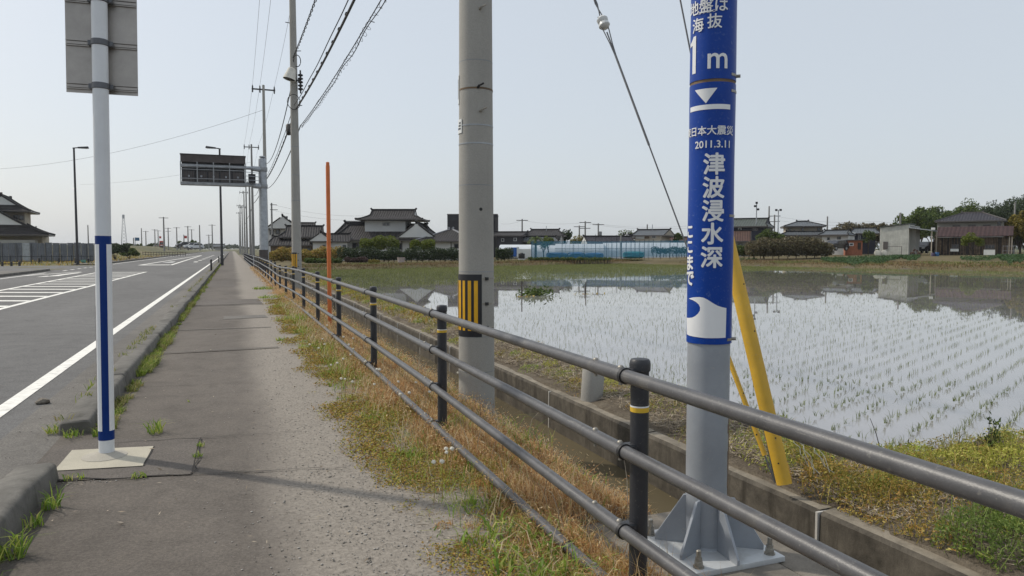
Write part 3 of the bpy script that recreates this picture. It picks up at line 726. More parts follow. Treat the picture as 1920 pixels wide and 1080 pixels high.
for v in (137,168,404,638):
    a = fB+1.25; z = PXZ(v); mb = MB(); mb.arc((*BC,0), RS-.001, RS+.003, z-.006, z+.006, a-.35, a+.25, 6)
    if v in (137,638): mb.cyl((BC[0]+RS*math.cos(a+.22), BC[1]+RS*math.sin(a+.22), z), (BC[0]+(RS+.02)*math.cos(a+.22), BC[1]+(RS+.02)*math.sin(a+.22), z), .008, n=8)
    mb.build('clip', M['bolt'], bp, off=bp.location)
def wrap(me_list, root, parent, name, mat, r, s_off=0):
    """lay flat print (x = arc length to the right, y = height) round the pole"""
    bm = bmesh.new()
    for me in me_list:                                    # heavier strokes: five thin layers, each a hair farther out
        for i, (dx, dy) in enumerate([(0,0),(1,0),(-1,0),(0,1),(0,-1),(.7,.7),(-.7,.7),(.7,-.7),(-.7,-.7)] if s_off else [(0,0)]):
            n0 = len(bm.verts); bm.from_mesh(me); bm.verts.ensure_lookup_table()
            for v in bm.verts[n0:]: v.co.x += dx*s_off; v.co.y += dy*s_off; v.co.z = i*.00012
    for k in range(-34, 35):
        g = bm.verts[:]+bm.edges[:]+bm.faces[:]
        bmesh.ops.bisect_plane(bm, geom=g, plane_co=(k*.0098,0,0), plane_no=(1,0,0), dist=1e-6)
    for v in bm.verts:
        t = v.co.x/r; z = v.co.y; q = r+v.co.z
        v.co = Vector((BC[0]+q*(math.sin(t)*tv[0]+math.cos(t)*nv[0])-root.location[0], BC[1]+q*(math.sin(t)*tv[1]+math.cos(t)*nv[1])-root.location[1], z-root.location[2]))
    me = bpy.data.meshes.new(name); bm.to_mesh(me); bm.free(); me.materials.append(mat)
    o = bpy.data.objects.new(name, me); COL.objects.link(o); o.parent = parent; return o
def glyphs(txt, size, cx, cy, bold=0.0, sx=1.0):
    cu = bpy.data.curves.new('t', 'FONT'); cu.body = txt; cu.size = 1.0; cu.offset = bold; cu.resolution_u = 3
    o = bpy.data.objects.new('t', cu); COL.objects.link(o)
    dg = bpy.context.evaluated_depsgraph_get(); me = bpy.data.meshes.new_from_object(o.evaluated_get(dg))
    bpy.data.objects.remove(o); bpy.data.curves.remove(cu)
    co = np.empty(len(me.vertices)*3, np.float32); me.vertices.foreach_get('co', co); co = co.reshape(-1,3)
    if len(co) == 0: return me
    lo, hi = co.min(0), co.max(0); c = (lo+hi)/2; sc = size/(hi[1]-lo[1])
    co[:,0] = (co[:,0]-c[0])*sc*sx+cx; co[:,1] = (co[:,1]-c[1])*sc+cy; co[:,2] = 0
    me.vertices.foreach_set('co', co.ravel()); return me
def poly_me(pts):
    me = bpy.data.meshes.new('p'); me.from_pydata([(x,y,0) for x, y in pts], [], [tuple(range(len(pts)))]); return me
def sx_of(u, v): return RS*math.asin(max(-1, min(1, (u-(1346.5-.0172*v))/(41.2))))
RL = RS+.0022
L1 = []
for ch, v in zip('津波浸水深', (307,351,395,438,482)): L1.append((glyphs(ch, .099, sx_of(1346-(v-307)*.029, v)+.001, PXZ(v)), .0028))
for ch, v, h in zip('ここまで', (434,463,493,523), (.052,.052,.070,.064)): L1.append((glyphs(ch, h, -.117, PXZ(v), 0, .95), .003))
L1.append((glyphs('東日本大震災', .0435, -.024, PXZ(244)), .0007)); L1.append((glyphs('2011.3.11', .033, .004, PXZ(270)), .0009))
z0 = PXZ(200); L1.append((poly_me([(-.13,z0-.0115),(.092,z0-.0115),(.092,z0+.0115),(-.13,z0+.0115)]), 0))
L1.append((poly_me([(sx_of(1313,165),PXZ(165)),(sx_of(1332,193),PXZ(193)),(sx_of(1352,165),PXZ(165))]), 0))
# the breaking wave: its outline as picture points on the sleeve
wpx = [(1300,562),(1306,559.5),(1313,558),(1320,557.5),(1327,558.5),(1333,561.5),(1339,565.5),(1345,569.5),(1351,573),(1359,576),(1366.5,578),(1366,600),(1365,633.5),(1330,634),(1301,632.5),(1296.2,631),(1296.2,599.5),(1300,599),(1306,597.5),(1311.5,594),(1316.5,589),(1320,583),(1320.5,577),(1318,571.5),(1313,567),(1307,564)]
def ear(poly):
    bmw = bmesh.new(); fw = bmw.faces.new([bmw.verts.new((x,y,0)) for x, y in poly]); fw.normal_update()
    bmesh.ops.triangulate(bmw, faces=[fw], ngon_method='EAR_CLIP'); mw = bpy.data.meshes.new('w'); bmw.to_mesh(mw); bmw.free(); return mw
L1.append((ear([(sx_of(u, v), PXZ(v)) for u, v in wpx]), 0))
for m_, bd in L1: wrap([m_], bp, low, 'lettering', M['letter'], RL, bd)
h1, b1, x1 = .176, PXZ(97)-.088, sx_of(1309,97)
L2 = [(ear([(x1,b1),(x1+.026,b1),(x1+.026,b1+h1),(x1+.008,b1+h1),(x1,b1+h1*.93),(x1-.012,b1+h1*.87),(x1-.026,b1+h1*.84),(x1-.026,b1+h1*.745),(x1,b1+h1*.775)]), 0), (glyphs('m', .068, sx_of(1353,114), PXZ(114), 0, .95), .0016),
      (glyphs('海', .066, sx_of(1318,41), PXZ(42)), .001), (glyphs('抜', .066, sx_of(1348,38), PXZ(39)), .001), (glyphs('かいばつ', .0145, sx_of(1334,19), PXZ(20), 0, 1.3), .0002),
      (glyphs('地盤は', .064, sx_of(1334,10)-.004, PXZ(8)), .001), (glyphs('この', .055, -.02, PXZ(-24)), .001)]
for m_, bd in L2: wrap([m_], bp, up, 'lettering', M['letter'], RL, bd)
# ------------------------------------------------------------------ guy wires with yellow guards, anchored on the bank
ANC = Vector(gp(1453,905,-.02)); T2 = Vector((2.2,6.62,zat(2.2,6.62,-1985))); T1 = Vector((2.2,6.62,zat(2.2,6.62,-604)))
d2 = (T2-ANC).normalized(); d1 = (T1-ANC).normalized()
gw = thing('guy_wire', 'taller guy wire with a wide yellow guard standing on the bank', 'guy wire', ANC, group='guy wires of the striped pole')
MB().cyl(ANC, T2, .006, n=6).build('wire', M['wire'], gw, off=gw.location)
def guard(root, d, r, l0, l1, face_cam, span=1.15, dents=True):
    mb = MB(); x = d.cross(face_cam).normalized(); y = x.cross(d).normalized()
    vs = []; fs = []; n = 14; prof = [(l0,1),(l0+.1,1),((l0+l1)/2,1),(l1-.05,.98),(l1,.9)]
    for rr in (r, r-.003):
        for l, k_ in prof:
            for k in range(n+1):
                t = -span+2*span*k/n
                p = ANC+d*l+x*(rr*k_*math.sin(t))-y*(rr*k_*(math.cos(t)-.35)); vs.append(p)
    m = len(prof)
    for s in range(2):
        for i in range(m-1):
            for k in range(n):
                o = s*m*(n+1)+i*(n+1)+k; fs.append((o,o+1,o+n+2,o+n+1))
    e = m*(n+1)
    for i in range(m-1):
        for k in (0,n): a = i*(n+1)+k; fs.append((a,a+n+1,a+n+1+e,a+e))
    for k in range(n): fs.append((k,k+1,e+k+1,e+k)); a = (m-1)*(n+1)+k; fs.append((a,a+1,e+a+1,e+a))
    o = mb.add(vs, fs).build('guy_guard', M['guard'], root, off=root.location)
    for l, sft in ((l0+.14,.1),(l0+.3,-.25),(l0+.42,-.9),(l0+1.0,-.8),(l0+1.32,-.85)):
        p = ANC+d*l+x*(r*math.sin(sft))-y*(r*(math.cos(sft)-.35)); nrm = (x*math.sin(sft)-y*math.cos(sft)).normalized()
        MB().cyl(p-nrm*.001, p+nrm*.0015, .0055, n=8).build('hole', M['black'], o, off=root.location)
toc = (Vector((0,0,1.2))-ANC).normalized()
fc = Vector((toc.x, toc.y, 0)).normalized()
GB = Vector(gp(1471,908,-.02)); dg_ = (ANC+d2*1.62-GB).normalized(); ANC0 = ANC; ANC = GB; guard(gw, dg_, .053, 0.0, 1.75, -fc); ANC = ANC0
gw2 = thing('guy_wire', 'lower guy wire with a white ball insulator and thin yellow guard', 'guy wire', ANC, group='guy wires of the striped pole')
mb = MB(); IN = at(1137,27,5.55); tt = (Vector(IN)-ANC).dot(d1); IP = ANC+d1*tt
mb.cyl(ANC, IP-d1*.09, .0055, n=6); mb.cyl(IP+d1*.09, T1, .0055, n=6)
sd_ = d1.cross(Vector((1,0,0))).normalized(); sd2 = Vector((1,0,0))
for s in (-1,1):
    mb.tube([IP-d1*.32+sd2*.004*s, IP-d1*.2+sd2*.012*s, IP-d1*.02+sd2*.034*s, IP+d1*.05+sd2*.03*s], .0045, 5); mb.tube([IP+d1*.3+sd2*.004*s, IP+d1*.18+sd2*.01*s, IP-d1*.0+sd_*.03*s], .0045, 5)
mb.cyl(IP-d1*1.1, IP-d1*.3, .0085, n=8)
mb.build('wire', M['wire'], gw2, off=gw2.location)
mb = MB(); mb.lathe([(.012,-.055),(.03,-.05),(.045,-.03),(.042,-.008),(.036,0),(.042,.008),(.045,.03),(.03,.05),(.012,.055)], (0,0,0), 20)
q = Vector((0,0,1)).rotation_difference(d1); mb.v = [tuple(q@Vector(p)+IP) for p in mb.v]; mb.build('ball_insulator', M['porcelain'], gw2, off=gw2.location)
guard(gw2, d1, .017, .18, 1.15, -fc, 1.9)
# ------------------------------------------------------------------ left sign post
SB = Vector((-.87,5.82,.012)); lean = Vector((.0125,0,1)).normalized(); H_ = 4.0
sp = thing('sign_post', 'white post with blue reflective stripe and back of a traffic sign', 'sign post', SB)
RP = .0508
def P_(h): return SB+lean*h
MB().cyl(P_(0), P_(H_), RP, n=36).build('post', M['white'], sp, off=sp.location)
def zv(v): return float(at(195, v, 5.73)[2])
fS = math.atan2(-SB.y, -SB.x)
wr = MB().cyl(P_(zv(787)-.02), P_(zv(443)-.02), RP+.0012, n=40).build('reflective_wrap', M['blue'], sp, off=sp.location)
for a0, a1 in ((-1.45,-.52),(.38,1.38),(1.9,2.6)):
    mb = MB(); mb.arc((0,0,0), RP, RP+.0024, zv(771)-.02, zv(457)-.02, fS+a0, fS+a1, 10)
    mb.v = [(p[0]+SB.x+lean.x*p[2], p[1]+SB.y, p[2]+SB.z) for p in mb.v]; mb.build('white_stripe', M['letter'], wr, off=sp.location)
mb = MB(); mb.arc((0,0,0), RP, RP+.004, zv(740)-.02, zv(560)-.02, fS-1.66, fS-1.52, 2); mb.v = [(p[0]+SB.x+lean.x*p[2], p[1]+SB.y, p[2]+SB.z) for p in mb.v]; mb.build('wrap_seam', M['darksteel'], wr, off=sp.location)
crack([(-1.14,5.53),(-.60,5.44)],.012,6,.004).build('slab_gap', M['crack'], pave, smooth=False); crack([(-.595,5.44),(-.575,5.96)],.010,6,.004).build('slab_gap', M['crack'], pave, smooth=False)
for pts_, w_ in (([(-2.3,9.2),(-3.4,9.6),(-5.2,10.8)],.012),([(-2.2,14),(-4.6,15.5)],.014),([(-3.2,6.0),(-4.4,8.2),(-4.9,10.8)],.009)): crack(pts_, w_, 9, .05).build('crack', M['crackfar'], road, smooth=False)
# the sign panel faces the oncoming traffic, so its back is seen
pt = Vector((1,-.06,0)).normalized(); pn = Vector((-pt.y,pt.x,0)); px0 = P_(2.9)+pn*.085
def panel_pt(a, h, dpt=0): return Vector((px0.x+lean.x*(h-2.9), px0.y, 0))+pt*a+pn*dpt+Vector((0,0,h))
hb, ht = 2.60, 3.72
vs = [panel_pt(a, h, dd) for dd in (0,.004) for a, h in ((-.232,hb),(.222,hb),(.222,ht),(-.232,ht))]
pan = MB().add(vs, [(0,1,2,3),(7,6,5,4),(0,4,5,1),(1,5,6,2),(2,6,7,3),(3,7,4,0)]).build('sign_panel', M['alu'], sp, off=sp.location, smooth=False)
for h in (2.645,2.945,3.245,3.545):
    mb = MB()
    for dz, t_ in ((-.018,.012),(.018,.012),(0,.006)): mb.bar(panel_pt(-.229,h+dz,-.009), panel_pt(.219,h+dz,-.009), t_ if t_ > .01 else .004, .018 if t_ < .01 else .006)
    mb.build('rib', M['alu'], pan, off=sp.location, smooth=False)
    cb = MB(); c0 = P_(h-.02); cb.cyl(c0-lean*.021, c0+lean*.021, RP+.006, n=28); cb.bar(c0+pt*-.078+pn*.03, c0+pt*.078+pn*.03, .05, .036); cb.build('clamp', M['clamp'], sp, off=sp.location, bevel=.003, seg=1)
# footing slab flush with the pavement, with a mortar collar
fs_ = MB().add([(-1.14,5.53,.0155),(-.60,5.44,.0145),(-.58,5.96,.016),(-1.13,6.06,.0155),(-1.14,5.53,-.2),(-.60,5.44,-.2),(-.58,5.96,-.2),(-1.13,6.06,-.2)], [(0,1,2,3),(0,4,5,1),(1,5,6,2),(2,6,7,3),(3,7,4,0)]).build('footing_slab', M['slab'])
tag(fs_, kind='structure')
sheet('repair_patch', [(-1.25,5.32),(-.28,5.13),(-.27,6.1),(-1.04,6.36),(-1.28,6.2)], .012, M['patch'], pave, None)
mc = MB().lathe([(.15,-.005),(.145,.007),(.11,.016),(.075,.024),(.052,.03)], (SB.x-.01,SB.y-.02,.012), 40); mc.build('mortar_collar', M['mortar'], sp, off=sp.location)
# ------------------------------------------------------------------ orange marker pole
oc = (1.68,13.74); og = thing('marker_pole', 'tall orange marker pole standing in the dry grass behind the railing', 'marker pole', (*oc,0))
MB().lathe([(.038,-.2),(.038,3.01),(.035,3.04)], (*oc,0), 20).build('shaft', M['orange'], og, off=og.location)
MB().lathe([(.032,3.035),(.032,3.09),(.006,3.10)], (*oc,0), 16).build('cap', M['orange'], og, off=og.location)
MB().arc((*oc,0), .037, .0395, 1.58, 1.76, -2.1, -1.2, 6).build('worn_sticker', M['orange'], og, off=og.location)
# ------------------------------------------------------------------ stub of pipe on the bank, rubble at the kerb
st = Vector(gp(1110,738,-.03)); sb = thing('pipe_stub', 'short leaning concrete pipe stub on the ditch bank', 'pipe stub', st)
ax = Vector((.10,.05,1)).normalized(); mb = MB(); mb.cyl(st-ax*.1, st+ax*.33, .115, .12, 28); mb.build('pipe', M['pole'], sb, off=sb.location, bevel=.008)
sn = thing('broken_stone', 'loose chunk of broken stone lying beside the white edge line', 'stone', gp(80,757,.004))
bm = bmesh.new(); bmesh.ops.create_icosphere(bm, subdivisions=2, radius=.05)
for v in bm.verts:
    v.co.x *= 1.25; v.co.z *= .62; v.co += v.co.normalized()*.012*float(n2(v.co.x*40, v.co.y*40+v.co.z*30)); v.co.z = max(v.co.z, -.022)
me = bpy.data.meshes.new('stone_body'); bm.to_mesh(me); bm.free(); me.materials.append(M['stone']); o = bpy.data.objects.new('stone_body', me); COL.objects.link(o); o.parent = sn; o.location = (0,0,.022)
# delineator bollards on the kerb
def bollard(p, h, label):
    b = thing('bollard', label, 'bollard', p, group='bollards along the kerb')
    MB().lathe([(.055,0),(.055,h-.1),(.06,h-.08),(.06,h-.02),(.04,h)], p, 12).build('body', M['black'], b, off=b.location)
    MB().lathe([(.057,h-.24),(.057,h-.18)], p, 12).build('reflective_band', M['clamp'], b, off=b.location)
bollard((-1.2,47.5,.15), .70, 'black kerb bollard nearer the camera beside the white edge line')
bollard((-1.19,74,.15), .62, 'black kerb bollard just beside the foot of the street lamp')
# ------------------------------------------------------------------ further utility poles along the railing
def crossarm(root, c, z, half=.8, ang=0, three=True):
    ca, sa = math.cos(ang), math.sin(ang)
    a = MB().bar((c[0]-half*ca, c[1]-half*sa, z), (c[0]+half*ca, c[1]+half*sa, z), .09, .09).build('crossarm', M['darksteel'], root, off=root.location)
    for s in ((-.92,.92,-.3) if three else (-.9,.9)):
        x, y = c[0]+half*s*ca, c[1]+half*s*sa
        i = MB(); i.lathe([(.03,.03),(.06,.08),(.04,.12),(.065,.17),(.04,.21),(.03,.28)], (x,y,z), 8); i.lathe([(.02,-.25),(.05,-.2),(.05,-.06)], (x,y,z), 8)
        i.build('insulator', M['clamp'], a, off=root.location)
POLES = [(2.2,6.62,14.5)]
def upole(c, h, label, r0=.175, arm=True, mat='pole', n=24, arms2=False):
    root = thing('utility_pole', label, 'utility pole', (c[0],c[1],0), group='concrete utility poles along the road')
    lx = -.01
    MB().lathe([(r0+.003,-.4),(r0,0),(r0-.09*h/14,h),(.02,h+.02)], (c[0],c[1],0), n).build('shaft', M[mat], root, off=root.location)
    if arm: crossarm(root, c, h-.32)
    POLES.append((c[0],c[1],h)); return root
f2 = math.atan2(-26.8, -2.13)
p2 = upole((2.15,26.8), 14.2, 'concrete utility pole with a pale horn loudspeaker beside the railing')
R2 = lambda z: .175-.0064*z
stripe_guard(p2, (2.15,26.8,0), R2(1), .78, 1.36, .0, f2, 10)
bands(p2, (2.15,26.8,0), R2, [.95,3.2,4.1,5.1], M['steel'], .012, .003, 16)
for k in range(9):
    z = 5.6+.95*k; s = 1 if k % 2 else -1; t = f2+s*1.5; r = R2(z)
    MB().cyl((2.15+r*.9*math.cos(t), 26.8+r*.9*math.sin(t), z), (2.15+(r+.14)*math.cos(t), 26.8+(r+.14)*math.sin(t), z+.01), .014, n=6).build('step_bolt', M['darksteel'], p2, off=p2.location)
hs = MB(); hp = Vector((2.02,26.5,7.55))
ha = Vector((.26,.04,1)).normalized(); hs.cyl(hp+ha*.2, hp-ha*.18, .13, .22, 20, 0, False); hs.cyl(hp+ha*.2, hp+ha*.23, .13, .09, 16); hs.cyl(hp-ha*.15, hp-ha*.155, .205, .205, 16, 1)
hs.build('horn_speaker', [M['bag'], M['black']], p2, off=p2.location)
ib = MB(); 
for k in range(5): ib.lathe([(.03,-.05),(.09,-.02),(.09,.02),(.03,.05)], (2.36,26.62,7.1+.12*k), 8)
ib.cyl((2.36,26.62,6.95),(2.36,26.62,7.75),.03,n=6); ib.bar((2.15,26.65,7.4),(2.38,26.62,7.4),.05,.05); ib.build('insulator_stack', M['darksteel'], p2, off=p2.location)
cl = MB(); cl.tube([(2.12+.22*math.cos(t), 26.55+.03*math.sin(3*t), 6.62+.26*math.sin(t)) for t in np.linspace(0,12,48)], .012, 5); cl.build('cable_coil', M['cable'], p2, off=p2.location)
lp = MB(); lp.tube([(2.25+.12*math.cos(t), 26.55, 8.05+.2*math.sin(t)) for t in np.linspace(-2,3.4,20)], .016, 5); lp.build('jumper_loop', M['cable'], p2, off=p2.location)
p3 = upole((2.32,55), 13.15, 'concrete utility pole right behind the steel post of the overhead board', .17)
stripe_guard(p3, (2.32,55,0), .17, .75, 1.35, .1, math.atan2(-55,-2.3), 8)
for y, x, h, n_ in ((84.5,2.2,12.9,'first'),(104,2.35,10.6,'second'),(128,2.35,12.8,'third'),(153,2.4,12.9,'fourth'),(176,2.3,11.2,'fifth'),(200,2.15,12.9,'sixth'),(235,2.2,12.6,'seventh')):
    upole((x,y), h, f'slim concrete utility pole, {n_} one beyond the overhead board along the railing', .17, True, 'pole_far', 12)
# ------------------------------------------------------------------ wires between the poles
def sag(p, q, s, n=16):
    p = Vector(p); q = Vector(q)
    return [p.lerp(q, t)-Vector((0,0,4*s*t*(1-t))) for t in np.linspace(0,1,n)]
def cable(name, label, runs, r, mat='cable', cat='cable', group='overhead lines along the poles', n=5, seg=16):
    mb = MB()
    for p, q, s in runs: mb.tube(sag(p,q,s,seg), r, n)
    o = mb.build(name, M[mat]); tag(o, label, cat, group)
    return o
def chain(offx, zf, s, ps=None):
    ps = POLES if ps is None else ps
    return [((a[0]+offx,a[1],zf(a)),(b[0]+offx,b[1],zf(b)),s) for a, b in zip(ps[:-1], ps[1:])]
big = [POLES[i] for i in (0,1,2,3,5,6,8)]
start = (2.25,-16,14.4); bigs = [start]+big
for ox, w in ((-.74,'left'),(.74,'right'),(-.24,'middle')):
    cable('power_line', f'thin high power line on the {w} insulators of the crossarms', chain(ox, lambda p: p[2]-.05, .35, bigs), .008, 'wire', 'power line')
low = [POLES[i] for i in (0,1,2,3,5,6)]; lows = [(2.2,-18,14)]+low
# thick telecom bundle, twisted low voltage line and the spiral hung line
def telz(z): return lambda p: z
tc = cable('telecom_cable', 'thick black telecom cable bundle slung between the poles at mid height', chain(.05, telz(6.42), .28, lows), .027, 'cable', 'cable', n=8, seg=24)
mb = MB(); rnd = random.Random(3)
for p, q, s in chain(.05, telz(6.46), .28, lows)[1:3]:
    pts = sag(p, q, s, 40)
    for k in range(2, 38, 2):
        d = (pts[k+1]-pts[k-1]).normalized(); mb.cyl(pts[k]-d*.05, pts[k]+d*.05, .032, n=7)
    mb.tube([a+Vector((-.06,0,.07+.012*math.sin(i*.7))) for i, a in enumerate(pts)], .012, 4)
mb.build('cable_tie', M['cable'], tc)
jb = MB(); j0 = Vector(at(541,243,29.5)); jb.cyl(j0-Vector((.0,.1,.2)), j0+Vector((0,.1,.2)), .10, n=12); tag(jb.build('splice_case', M['black'], bevel=.02), 'small black splice case hanging on the thick cable by the second pole', 'splice case')
mb = MB(); T = np.linspace(0,1,260); s0 = sag((2.2,6.5,8.24),(2.15,26.8,8.2),.25,261)
for ph in (0, math.pi): mb.tube([s0[i]+Vector((.022*math.cos(i*.55+ph),0,.022*math.sin(i*.55+ph))) for i in range(0,261,1)], .014, 4)
for (a, b) in (((2.15,26.8,7.6),(2.32,55,7.6)),((2.32,55,7.6),(2.2,84.5,7.4))): mb.tube(sag(a,b,.9,24), .018, 4)
tag(mb.build('service_cable', M['cable']), 'twisted black service cable meeting the loudspeaker pole near its top', 'cable', 'overhead lines along the poles')
mb = MB(); s0 = sag((2.5,6.4,5.95),(2.35,26.7,5.85),.22,401); mb.tube(s0[::8], .011, 4); mb.tube([a+Vector((.03+.015*math.sin(i*.9),0,-.05+.02*math.cos(i*.7))) for i, a in enumerate(s0[::8])], .010, 4)
hel = [s0[i]+Vector((.02+(.045+.025*math.sin(i*.11+2*math.sin(i*.03)))*math.cos(i*.9+1.5*math.sin(i*.07)), 0, -.05+(.05+.025*math.sin(i*.13))*math.sin(i*.9+1.5*math.sin(i*.07)))) for i in range(401)]; mb.tube(hel, .0045, 3)
mb.tube(sag((2.35,26.7,5.85),(2.4,55,5.8),.5,30), .02, 4)
tag(mb.build('spiral_cable', M['cable']), 'drooping cable pair wrapped in a loose spiral hanger wire', 'cable', 'overhead lines along the poles')
# lines that cross the road to the left
cable('cross_line', 'single wire crossing the sky from the left to the third pole', [((2.3,55,11.4), tuple(at(-60,319,70)), 1.0)], .010, 'wire', 'wire', None)
cable('cross_line', 'faint lower wire crossing the sky behind the white sign post', [((2.3,84.5,11.0), tuple(at(150,346,118)), .5)], .011, 'wire', 'wire', None)
# ------------------------------------------------------------------ overhead information board seen from behind
G0 = Vector((1.98,50.6,0)); gr = thing('overhead_board', 'overhead road information board seen from behind on a grey steel post', 'overhead sign', G0)
mb = MB(); mb.lathe([(.29,-.3),(.285,.1),(.25,7.35),(.24,7.4),(.1,7.5)], G0, 20); mb.build('post', M['galv'], gr, off=gr.location)
mb = MB(); mb.lathe([(.2,7.5),(.2,7.56),(.1,7.6)], G0, 12); mb.build('post_cap', M['galv'], gr, off=gr.location)
mb = MB(); mb.box(1.66,2.22,50.2,50.42,-.1,1.42); mb.build('control_cabinet', M['board'], gr, off=gr.location, bevel=.02)
bx0, bx1 = -2.92, .92; bz = lambda v: float(at(400, v, 47.6)[2])
z1,z2,z3,z4,z5 = bz(297.5),bz(310.5),bz(326),bz(345),bz(352.5)
mb = MB(); mb.box(bx0+.05,bx1-.05,50.35,50.95,z5+.1,z1-.03); hsng = mb.build('board_housing', M['boarddark'], gr, off=gr.location)
mb = MB(); mb.box(bx0,bx1,50.1,50.34,z2,z1); mb.build('hood', M['board'], gr, off=gr.location)
mb = MB(); mb.box(bx0-.03,bx1+.03,50.05,51.0,z1,z1+.05); mb.build('hood_top', M['darksteel'], gr, off=gr.location)
n = 5
for k in range(n):
    a = bx0+.1+(bx1-bx0-.2)*k/n; b = bx0+.1+(bx1-bx0-.2)*(k+1)/n
    MB().box(a+.06,b-.06,50.27,50.335,z3+.05,z2-.12).build('back_panel', M['boarddark'], hsng, off=gr.location)
    MB().box(a+.05,b-.05,50.24,50.335,z4-.05,z3-.02).build('back_door', M['board'], hsng, off=gr.location)
    MB().box((a+b)/2-.05,(a+b)/2+.05,50.2,50.24,(z3+z4)/2-.06,(z3+z4)/2+.06).build('door_handle', M['galv'], hsng, off=gr.location)
mb = MB(); mb.box(bx0,bx1+.02,49.45,50.3,z5,z4-.12); mb.build('walkway', M['steel'], gr, off=gr.location)
for k in range(5):
    x = bx0+.04+(bx1-bx0-.06)*k/4
    MB().bar((x,49.5,z4-.12),(x,49.5,z2-.05),.06,.06).build('railing_post', M['steel'], gr, off=gr.location)
for zz_ in (z4+.12, z3+.02, z3+.3): MB().cyl((bx0,49.5,zz_),(bx1+.02,49.5,zz_),.025,n=6).build('railing_bar', M['steel'], gr, off=gr.location)
mb = MB()
for k in range(40):
    x = bx0+.1+(bx1-bx0-.2)*k/39; mb.bar((x,49.52,z4-.1),(x,49.52,z3+.02),.012,.012)
mb.build('railing_mesh', M['clamp'], gr, off=gr.location)
za, zb_ = bz(318), bz(349.5)
for zq in (za, zb_):
    mb = MB(); mb.cyl((bx0,49.95,zq),(1.5,50.2,zq+.02),.11,n=12); mb.cyl((1.3,50.2,zq),(1.98,50.6,zq),.16,.2,n=12); mb.build('arm', M['galv'], gr, off=gr.location)
    MB().lathe([(.3,zq-.14),(.31,zq-.12),(.31,zq+.12),(.3,zq+.14)], G0, 16).build('arm_collar', M['steel'], gr, off=gr.location)
mb = MB(); mb.box(1.08,1.52,49.9,50.2,bz(345),bz(329)); mb.build('relay_box', M['boarddark'], gr, off=gr.location)
for zz_ in (bz(327),bz(334),bz(341)): MB().cyl((bx1,49.5,zz_),(1.75,49.9,zz_),.02,n=5).build('side_bar', M['galv'], gr, off=gr.location)
MB().cyl((1.72,49.9,bz(327)),(1.72,49.9,bz(352)),.025,n=6).build('side_post', M['galv'], gr, off=gr.location)
# ------------------------------------------------------------------ street lamps
def lamp(p, h, label, side=-1):
    p = Vector(p); r = thing('street_lamp', label, 'street lamp', p, group='street lamps along the road')
    mb = MB(); mb.lathe([(.14,0),(.13,.9),(.11,1.0),(.075,h)], p, 12); mb.build('pole', M['darksteel'], r, off=r.location)
    mb = MB(); a = p+Vector((0,0,h)); mb.tube([a+Vector((.1*-side,0,0)), a+Vector((.15*side,0,.04)), a+Vector((.4*side,0,.06))], .05, 6)
    mb.build('arm', M['darksteel'], r, off=r.location)
    mb = MB(); b = a+Vector((.4*side,0,.06)); mb.add([b+Vector((sx*side, sy, sz)) for sx, sy, sz in ((-.1,-.1,-.06),(.75,-.16,-.03),(.75,.16,-.03),(-.1,.1,-.06),(-.1,-.08,.07),(.7,-.13,.14),(.7,.13,.14),(-.1,.08,.07))], [(3,2,1,0),(4,5,6,7),(0,1,5,4),(1,2,6,5),(2,3,7,6),(3,0,4,7)])
    hd = mb.build('lamp_head', M['darksteel'], r, off=r.location, bevel=.02); 
    MB().add([b+Vector((sx*side, sy, -.062)) for sx, sy in ((.1,-.09),(.65,-.12),(.65,.12),(.1,.09))], [(0,1,2,3)]).build('lens', M['whitesheet'], hd, off=r.location, smooth=False)
lamp((-.85,69,.01), 10.25, 'tall black street lamp on the pavement, partly behind the overhead board', -1)
lamp((-12.7,73,.05), 10.2, 'tall black street lamp across the road beside the sheet metal fence', 1)
# ------------------------------------------------------------------ near vegetation
def scatter(n, x0, x1, y0, y1, dens, rng=RNG):
    x = rng.uniform(x0, x1, n); y = rng.uniform(y0, y1, n); k = rng.uniform(0, 1, n) < dens(x, y)
    return x[k], y[k]
def ground_pts(x, y, dz=0): return np.stack([x, y, Zg(x, y)+dz], 1)
def offpad(x, y): return ~((x > 1.72) & (x < 2.9) & (y > 1.2) & (y < 3.42))
def offpole(x, y): return (np.hypot(x-2.2, y-6.62) > .2) & (np.hypot(x-2.19, y-2.95) > .3)
def offwall(x, y): return (x < 3.27) | (x > 3.5)
def sidefade(x, y): return np.clip((x-1.18-.16*n2(x, y, 1.6, 3)-.06*n2(0,y,5,2))/.35, 0, 1)
